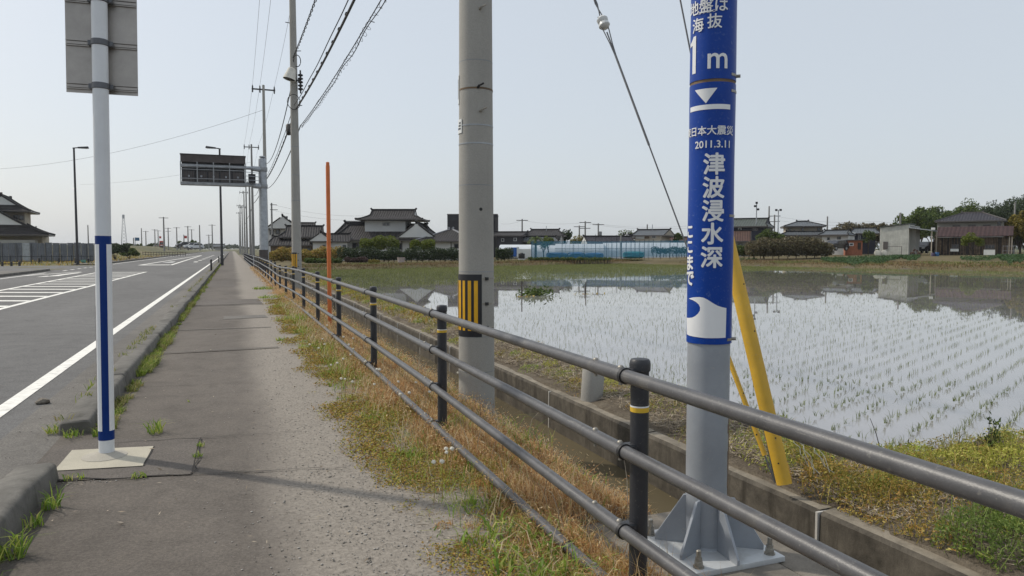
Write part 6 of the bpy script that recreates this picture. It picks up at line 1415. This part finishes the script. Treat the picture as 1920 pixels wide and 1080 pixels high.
# ------------------------------------------------------------------ hedges, trees, shrubs
def crown(parts, c, rx, ry, rz, n, L, rng, clumps=12, shell=.55):
    cc = rng.normal(size=(clumps,3)); cc /= np.linalg.norm(cc,axis=1)[:,None]; cc *= (shell+(1-shell)*rng.uniform(0,1,clumps))[:,None]; cc[:,2] = np.abs(cc[:,2])*1.25-.35
    rr_ = rng.uniform(.24,.44,clumps); k = rng.integers(0,clumps,n); q = rng.normal(size=(n,3)); q /= np.linalg.norm(q,axis=1)[:,None]; q *= (rng.uniform(.25,1,n)**.5)[:,None]
    p = cc[k]+q*rr_[k][:,None]; p = p*np.array([rx,ry,rz])+np.array(c)
    parts.append(leaves(p, rng.uniform(L*.6,L*1.3,n), rng.uniform(L*.4,L*.8,n), rng, flatness=.15)); return cc*np.array([rx,ry,rz])+np.array(c)
def tree(name, label, u, vb, D, vt, wpx, mat, seed, n=1500, L=.3, low=.3, group='trees behind the houses', cat='tree', clumps=14, limbs=True):
    rng = np.random.default_rng(seed); p = at(u, vb, D); s = D/FPX; H = (vb-vt)*s*1.1; rx = wpx*s/2; t = thing(name, label, cat, p, 0, group)
    z0 = H*low; parts = []; cc = crown(parts, (0,0,(H+z0)/2), rx, rx*.85, (H-z0)/2*.82, n, L, rng, clumps)
    V, F = join(parts); np_mesh('crown', V, F, M[mat], t)
    if limbs:
        mb = MB(); r = max(.07, H*.022); mb.tube([(0,0,-.6),(.05*H*rng.normal()*.4,0,z0*.6),(0,0,z0+.25*(H-z0))], [r*1.3,r,r*.6], 6)
        for c in cc[:7]: mb.tube([(0,0,z0*.8), tuple(np.array([0,0,z0])*.5+c*.5), tuple(c)], [r*.5,r*.35,r*.12], 5)
        mb.build('trunk', M['trunk'], t)
    return t
def mass(name, label, u0, u1, vb, vt, D, mat, seed, n, L, cat, depth=1.2, group=None, kind=None):
    """hedge or thicket: clumped foliage over a row of stems"""
    rng = np.random.default_rng(seed); p = at((u0+u1)/2, vb, D); s = D/FPX; w, h = (u1-u0)*s, (vb-vt)*s; t = thing(name, label, cat, p, -YAW, group); parts = []
    n = int(n*1.7); m = max(4, int(w/h*2.4)); xc = np.linspace(-w/2+h*.3, w/2-h*.3, m)+rng.normal(0,h*.08,m); k = rng.integers(0, m, n); hh = h*rng.uniform(.68,1.12,m)
    q = rng.normal(size=(n,3)); q /= np.linalg.norm(q,axis=1)[:,None]; q *= (rng.uniform(.15,1,n)**.4)[:,None]
    P = np.stack([xc[k]+q[:,0]*h*.55, q[:,1]*depth/2, hh[k]*.5+q[:,2]*hh[k]*.5], 1); P[:,0] = np.clip(P[:,0], -w/2, w/2)
    parts.append(leaves(P, rng.uniform(L*.6,L*1.3,n), rng.uniform(L*.4,L*.8,n), rng, flatness=.15)); V, F = join(parts); np_mesh('foliage', V, F, M[mat], t)
    for x in xc: MB().cyl((x,0,-.4),(x+rng.normal()*.1,0,h*.6),.05,.03,5).build('stem', M['trunk'], t)
    return t
mass('hedge', 'long dark green hedge in front of the white farmhouse', 634, 866, 489, 463.5, 76, 'leaf_dark', 1, 9000, .17, 'hedge', 1.6)
mass('round_shrubs', 'bright yellow green shrubs above the hedge, left of the farmhouse door', 676, 747, 470, 443.5, 79, 'leaf_bright', 2, 3600, .17, 'shrubs', 1.6); mass('round_shrubs', 'bright yellow green shrubs above the hedge near the annex', 769, 815, 470, 449.5, 79, 'leaf_bright', 3, 2400, .17, 'shrubs', 1.4)
mass('purple_bush', 'low purple brown bush at the foot of the hedge', 648, 690, 492, 481, 72, 'leaf_purple', 4, 1500, .14, 'bush', 1.2)
mass('amber_bush', 'small amber dry bush left of the faded tub', 692, 712, 494, 486, 70, 'leaf_yellow', 5, 600, .12, 'bush', .9)
mass('ivy_wall', 'overgrown olive creeper bank below the old storehouse', 505, 645, 490, 463.5, 79, 'weedolive', 6, 6500, .18, 'creeper', 1.6); mass('dark_bush', 'dark green bush patch at the near end of the far bank', 572, 640, 494, 482, 72, 'leaf_mid', 7, 2000, .17, 'bush', 1.2)
mass('dark_shrub', 'dark shrub at the left end of the greenhouse', 930, 962, 487, 463, 82, 'leaf_dark', 8, 1800, .17, 'shrub', 1.4); mass('net_hedge', 'low dark green strip of plants along the foot of the net', 990, 1145, 488, 482, 79, 'leaf_mid', 9, 3200, .14, 'plants', 1.0)
mass('net_vines', 'climbing plants on the right half of the netting', 1222, 1312, 476, 462, 83.5, 'leaf_dark', 10, 900, .2, 'vines', .8)
mass('thicket', 'large brown and olive thicket right of the blue sign', 1402, 1554, 481, 444, 80, 'leaf_brown', 11, 11000, .2, 'thicket', 3.5); mass('thicket', 'darker low bushes at the left foot of the brown thicket', 1376, 1440, 480, 457, 82, 'leaf_mid', 12, 3000, .2, 'thicket', 2.0)
tree('round_tree', 'fresh green round tree behind the thicket below the navy building', 1440, 475, 88, 429, 56, 'leaf_mid', 13, 2600, .2, .2); tree('round_tree', 'dark round tree between the palm house and the white gabled shed', 1060, 482, 104, 431, 27, 'leaf_dark', 14, 1500, .25, .2)
mass('olive_scrub', 'pale olive trees behind the poles above the net', 1070, 1110, 470, 441, 112, 'leaf_yellow', 15, 1200, .3, 'scrub', 2); mass('small_conifers', 'dark trees behind the small white gabled house', 1160, 1192, 470, 434, 112, 'leaf_mid', 16, 900, .3, 'trees', 2); tree('small_tree', 'small green tree above the rusty brown roof', 1270, 476, 104, 436, 18, 'leaf_mid', 17, 700, .25, .3)
tree('garden_tree', 'small yellow green tree behind the net beside the palm', 1027, 484, 86, 444, 22, 'leaf_bright', 18, 900, .17, .45); tree('garden_tree', 'sparse grey stemmed tree behind the net right of the palm', 1019, 484, 85, 456, 16, 'leaf_mid', 19, 260, .17, .3)
tree('bright_tree', 'bright yellow green young tree in front of the timber barn', 1821, 479, 83, 439, 44, 'leaf_bright', 20, 2200, .17, .22, cat='tree', group=None)
tree('bush_tree', 'dark green bush between the brick shed and the metal shed', 1628, 472, 98, 432, 24, 'leaf_mid', 22, 1400, .2, .1)
for i, (u, vt, w, mat, D, lab) in enumerate(((1585,417,50,'leaf_brown',122,'pale bamboo grove tops left behind the low white house'),(1635,416,60,'leaf_brown',124,'brownish bamboo behind the brick shed'),(1675,414,50,'leaf_brown',122,'brownish bamboo right behind the metal shed'),(1722,392,62,'leaf_mid',112,'mid green tree between the metal shed and the hipped house'),(1752,388,52,'leaf_mid',118,'green tree left behind the hipped roof'),(1803,377,66,'leaf_mid',120,'tall fresh green tree above the ridge of the hipped roof'),(1856,384,60,'leaf_dark',122,'dark pine mass right of the tall green tree'),(1893,374,60,'leaf_dark',124,'dark pine beside the thin pole at the right'),(1922,362,60,'leaf_dark',126,'tallest dark pine at the right edge'),(1912,393,44,'leaf_yellow',96,'golden green tree at the right edge beside the barn'),(1945,386,70,'leaf_yellow',98,'golden tree cut off by the right edge'),(1700,400,46,'leaf_mid',118,'mid green tree just right of the wooden post'),(1776,392,56,'leaf_dark',126,'dark tree filling the gap behind the left slope of the hipped roof'),(1832,386,56,'leaf_mid',128,'green tree behind the right slope of the hipped roof'),(1875,382,50,'leaf_mid',130,'green tree between the dark pines'),(1895,420,40,'leaf_mid',100,'green shrub tree behind the right end of the barn'))):
    tree('broad_tree', lab, u, 474, D, vt, w*1.2, mat, 40+i, 6500, .34, .05, clumps=30)
# palm
p = at(1004, 480, 84); pl = thing('palm_tree', 'palm tree with drooping fronds behind the net', 'palm tree', p); s = 84/FPX; hz = (480-447)*s
MB().tube([(0,0,-.5),(.02,0,hz*.5),(0,0,hz)], [.16,.13,.12], 8).build('trunk', M['trunk'], pl); rng = np.random.default_rng(3)
for k in range(16):
    a = k*2.4; e = rng.uniform(.1,1.1); pts = [Vector((0,0,hz))+Vector((math.cos(a)*1.0*t*math.cos(e*.6), math.sin(a)*1.0*t, math.sin(e)*.95*t-.75*t*t)) for t in np.linspace(0,1,6)]; mb = MB(); mb.tube(pts, .02, 4)
    for q0, q1 in zip(pts[:-1], pts[1:]):
        d = (q1-q0); sd_ = d.cross(Vector((0,0,1))).normalized()
        for f_ in (0,.33,.66):
            for sg in (-1,1): b = q0+d*f_; mb.add([b, b+d*.3, b+d*.6+sd_*sg*.28-Vector((0,0,.10))], [(0,1,2)])
    mb.build('frond', M['leaf_mid'], pl, smooth=False)
# crop rows on the rising field, light paths
par = []; rng = np.random.default_rng(12)
for (u0, u1, v0, v1, n, L) in ((1540,1690,481,493,5200,.2),(1690,1725,482,490,1200,.2),(1870,1930,481,496,2600,.22),(1800,1870,487,493,1400,.14),(1300,1420,482,486,700,.15)):
    u = rng.uniform(u0,u1,n); q_ = (u-u0)/(u1-u0); v = v0+(v1-v0)*(.35+.65*np.clip(np.sin(q_*math.pi)**.5,0,1)*rng.uniform(0,1,n)*(1+.15*np.sin(q_*19))); P = np.array([at(a, b, 60+ (496-b)*1.6) for a, b in zip(u, v)])
    P[:,2] = Zg(P[:,0],P[:,1])+rng.uniform(0,.28,n); par.append(leaves(P, rng.uniform(L*.6,L*1.4,n), rng.uniform(L*.3,L*.6,n), rng, flatness=.2))
V, F = join(par); tag(np_mesh('field_crops', V, F, M['crop']), kind='stuff')
# distant utility poles and masts over the houses
def farpole(u, vt, vb, D, label, arms=1, w=.13, cat='utility pole', mat='pole_far', drum=False):
    h = House('utility_pole', label, cat, u, vb, D, 0, 'distant utility poles'); z = h.Z(vt)
    MB().cyl((0,0,-.8),(0,0,z),w*1.2,w*.8,8).build('shaft', M[mat], h.root)
    for k in range(arms): MB().box(-.9+.1*k,.9-.1*k,-.05,.05,z-.25-.9*k,z-.15-.9*k).build('crossarm', M['darksteel'], h.root, smooth=False)
    if drum: MB().lathe([(.25,z*.62),(.27,z*.64),(.27,z*.64+.6),(.2,z*.64+.65)], (.3,0,0), 8).build('transformer', M['steel'], h.root)
for a in ((979,411,484,112,'pole with one crossarm behind the dark house',1),(1097,415,482,112,'pole with double crossarm left of the white gabled shed',2),(1086,423,482,118,'slim pole beside the double crossarm pole',1),(1121.5,419,482,114,'pole carrying a transformer above the white gabled shed',1),(1164,440,482,90,'short bare pole standing above the net',0),(1213,421,482,118,'bare pole top above the pale house',0),(1440.5,387,476,112,'bare mast left of the crossarm pole by the navy building',0),(1451,403,476,116,'leaning crossarm pole right of the navy building',2),(1550,406,474,112,'dark pole between the beige house and the white house',0),(1686.5,399,474,100,'dark wooden post above the roof of the metal shed',0),(1900,380,474,100,'thin light pole at the right edge before the pines',0)):
    farpole(*a, drum=(a[0] == 1121.5))
for u, vt, lab, heads in ((1417,382,'floodlight mast with three lamps on the left of the navy building roof',3),(1458,394,'twin floodlight pole right of the navy building',2)):
    h = House('floodlight_mast', lab, 'floodlight', u, 476, 100, 0, 'floodlight masts'); z = h.Z(vt); MB().cyl((0,0,-.8),(0,0,z),.09,.06,8).build('mast', M['galv'], h.root)
    for k in range(heads): x, dz = ((-.28,.0),(.28,0)) [k%2] if heads == 2 else ((0,.1),(-.2,-.35),(.2,-.8))[k]; MB().box(x-.16,x+.16,-.2,.1,z+dz-.15,z+dz+.12).build('lamp_head', M['darksteel'], h.root)
h = House('utility_pole', 'grey pole with street lamp and crossarms left of the gabled house', 'utility pole', 511, 487, 96, 0, 'distant utility poles'); z = h.Z(381); MB().cyl((0,0,-.6),(0,0,z),.16,.1,8).build('shaft', M['pole_far'], h.root)
for v, w in ((384,8),(393,9)): h.box('crossarm', 508, 508+w*1.6, v, v+1, -.1, 0, 'darksteel')
mb = MB()
for (u0,v0,u1,v1,D,s0) in ((979,413,1097,417,112,.4),(1097,417,1300,423,114,.5),(1097,419,1300,427,114,.5),(940,420,979,413,112,.2),(511,383,700,404,100,.6),(511,394,720,412,100,.6),(1451,405,1640,415,112,.5),(1451,412,1640,420,112,.5),(1380,412,1451,405,112,.3),(1640,415,1900,420,112,.4)): mb.tube(sag(tuple(at(u0,v0,D)), tuple(at(u1,v1,D)), s0, 10), .012, 3)
tag(mb.build('village_lines', M['wire']), 'thin utility wires running above the village roofs', 'power line')
# ------------------------------------------------------------------ far end of the road
tree('roadside_bush', 'dark bush at the end of the sheet fence across the road', 216, 489, 92, 455, 48, 'leaf_dark', 70, 3200, .25, .05, None, 'bush'); tree('roadside_bush', 'lower olive bush right of the dark roadside bush', 243, 488, 100, 463, 34, 'leaf_mid', 71, 1600, .25, .05, None, 'bush')
FB = House('field_fence', 'thin brown post fence on the grass slope beyond the bush', 'fence', 310, 481, 135, 0)
for k in range(17): FB.box('post', 268+5*k, 268.8+5*k, 472, 482, 0, .1, 'wooddark')
for v in (473,477): FB.box('rail', 268, 349, v, v+.7, .1, .16, 'wooddark')
for u, vt, D, lab, arms in ((308,407,150,'tallest bare pole on the grass slope beyond the road',1),(166,422,200,'dark pole above the sheet metal fence',0),(266,428,230,'pole left of the red truck',0),(274,433,240,'short stout pole left of the red truck',1),(291,430,230,'pole just left of the red truck',1),(297,432,260,'thick pole above the red truck',1),(316,427,220,'lattice like pole right of the red truck',2),(332,426,210,'pole right of the truck with a short crossarm',1),(353,424,200,'pole behind the parked vehicles',1),(360,430,240,'thin pole right of the parked vehicles',1),(375,422,190,'pole with a round box near the road bend',0),(392,440,240,'short pole beyond the road bend',1),(398.5,421,200,'pole on the left of the street lamp',1),(345,440,280,'small pole by the red banner',0),(69,424,140,'pole behind the roadside house',0),(251,446,190,'small signal post left of the blue sign',0)):
    farpole(u, vt, 464, D, lab, arms, .16)
tw_ = House('lattice_mast', 'pale slender lattice mast far beyond the road', 'mast', 233, 462, 330, 0); z = tw_.Z(404)
mb = MB()
for sx_, sy_ in ((-1,-1),(1,-1),(1,1),(-1,1)): mb.cyl((sx_*1.3,sy_*1.3,-3),(sx_*.3,sy_*.3,z),.10,.08,5)
for k in range(9):
    w0, w1 = 1.3-1.0*k/9, 1.3-1.0*(k+1)/9; za_, zb2 = z*k/9, z*(k+1)/9
    for s1, s2 in (((-1,-1),(1,-1)),((1,-1),(1,1)),((1,1),(-1,1)),((-1,1),(-1,-1))): mb.cyl((s1[0]*w0,s1[1]*w0,za_),(s2[0]*w1,s2[1]*w1,zb2),.06,n=4)
mb.build('lattice', M['galv'], tw_.root); MB().box(-.5,.5,-.5,.5,z-1.5,z+.3).build('antenna_head', M['galv'], tw_.root)
RS_ = House('direction_sign', 'blue direction sign on a post far down the road', 'road sign', 257, 470, 190, 0); RS_.box('panel', 253.5, 262, 445.5, 451.5, 0, .1, 'signblue'); RS_.box('post', 254, 255, 445, 473, .1, .2, 'galv')
for nm, u0, u1, v0, v1, lab in (('banner',299,303,443,447,'small red banner left of the tall pole far down the road'),('banner',346,351,442,447,'small red banner above the parked vehicles')):
    b = House(nm, lab, 'banner', u0, 462, 240, 0, 'red roadside banners'); b.box('cloth', u0, u1, v0, v1, 0, .05, 'signred'); b.box('pole', u0-.3, u0+.2, v0-1, 464, 0, .1, 'galv')
TR = House('red_truck', 'red truck standing far down the road beside the tall pole', 'truck', 303, 464, 230, 0); TR.box('cab', 299, 307, 452.5, 463, 0, 2.2, 'red', bevel=.15); TR.box('windscreen', 300, 306, 454.5, 458, -.05, 0, 'glass'); TR.box('cargo_box', 299.2, 306.8, 451.5, 463, 2.4, 7, 'red', bevel=.05); TR.box('bumper', 299, 307, 461.5, 463.6, -.15, 0, 'black'); TR.box('grille', 301, 305, 459.3, 461, -.06, 0, 'letter')
for u in (299.7,306.2): TR.box('wheel', u-.7, u+.7, 462, 465, .6, 1.6, 'tyre')
WT = House('white_truck', 'white flatbed truck parked left of the red truck', 'truck', 291, 464, 235, 0); WT.box('cab', 288, 294, 459.5, 463.3, 0, 2, 'carwhite', bevel=.1); WT.box('window', 289, 293, 460, 461.5, -.05, 0, 'glass'); WT.box('bed', 276, 287.6, 461, 463.3, 0, 2, 'carblack')
for u in (279,285,291): WT.box('wheel', u-.7, u+.7, 462.8, 464.6, -.1, .3, 'tyre')
for u, lab, m, v in ((345,'dark car parked at the road bend',  'carblack', 464),(358,'white car parked at the road bend', 'carwhite', 466),(367,'pale car parked right of the white car at the road bend','carwhite',467)): car('distant_car', lab, u, v, 200, 4.2, 1.6, m, rad(20))
RB_ = House('roadside_shop', 'low shop with a brown roof far down the road', 'shop', 348, 464, 230, 0); RB_.wall(337,362,460,2.5,8,'beige'); RB_.box('roof', 335.5, 364, 457.5, 460, 2, 8.5, 'tilebrown'); RB_.window(341,350,461,463.5,2.5); RB_.box('sign_board', 352, 360, 460.3, 461.7, 2.3, 2.45, 'red')
FHs = House('far_house', 'pale grey roofed house far behind the street lamp', 'house', 408, 466, 260, 0); FHs.wall(403,417,462,0,6,'greywall'); FHs.roof(FHs.X(410), 3, 4.4, 7, FHs.Z(462.5), .9, 4.4, 0, 1, 'tilegrey')
for i, (u, vt, w) in enumerate(((338,452,14),(358,448,12),(366,452,16),(283,456,12),(243,456,14),(262,457,10))): tree('distant_tree', ['dark low tree left of the roadside shop','bare topped tree above the roadside shop','spreading tree right of the roadside shop','small tree left of the white truck','small tree left of the blue direction sign','tiny tree right of the blue direction sign'][i], u, 465, 215, vt, w, 'leaf_mid', 80+i, 500, .5, .1, 'distant roadside trees', clumps=8)
par = []; rng = np.random.default_rng(33); n = 9000
u = rng.uniform(-300,700,n); D = rng.uniform(420,520,n); vt = 463-np.clip(4+3*np.sin(u*.05)+2.5*np.sin(u*.13+1), .5, 9)*rng.uniform(0,1,n)
P = np.array([at(a, b, d) for a, b, d in zip(u, vt+2.5, D)]); par.append(leaves(P, rng.uniform(1,2.4,n), rng.uniform(.8,1.8,n), rng, flatness=.1)); V, F = join(par); tag(np_mesh('distant_treeline', V, F, M['leaf_far']), kind='stuff')
par = []; n = 5000; u = rng.uniform(690,2600,n); D = rng.uniform(230,280,n); v = 466-np.clip(6+4*np.sin(u*.02)+3*np.sin(u*.07), 1, 16)*rng.uniform(0,1,n); P = np.array([at(a, b, d) for a, b, d in zip(u, v+2, D)]); par.append(leaves(P, rng.uniform(.7,1.6,n), rng.uniform(.5,1.2,n), rng, flatness=.1)); V, F = join(par); tag(np_mesh('village_treeline', V, F, M['leaf_far']), kind='stuff')
# roadside grass across the road
par = []; n = 9000; x = RNG.uniform(-60,-11.7,n); y = RNG.uniform(75,150,n); k = ~((y < 75) & (y > 57)); x, y = x[k], y[k]; N = len(x); par.append(blades(ground_pts(x, y), RNG.uniform(.1,.35,N), RNG.uniform(.05,.12,N), RNG.uniform(.2,1,N))); V, F = join(par); tag(np_mesh('roadside_grass', V, F, M['weedolive']), kind='stuff')
# ------------------------------------------------------------------ the thin spring haze
def haze_box(density=.00018):
    mb = MB(); mb.box(-4100, 4100, -120, 5600, -3, 24)
    m = bpy.data.materials.new('haze'); m.use_nodes = True; t = m.node_tree; t.nodes.remove(t.nodes['Principled BSDF'])
    v = t.nodes.new('ShaderNodeVolumePrincipled'); v.inputs['Color'].default_value = (.93,.96,1,1); v.inputs['Density'].default_value = density; v.inputs['Anisotropy'].default_value = .3
    t.links.new(v.outputs[0], t.nodes['Material Output'].inputs['Volume'])
    o = mb.build('haze', m, smooth=False); tag(o, kind='stuff'); return o
haze_box()
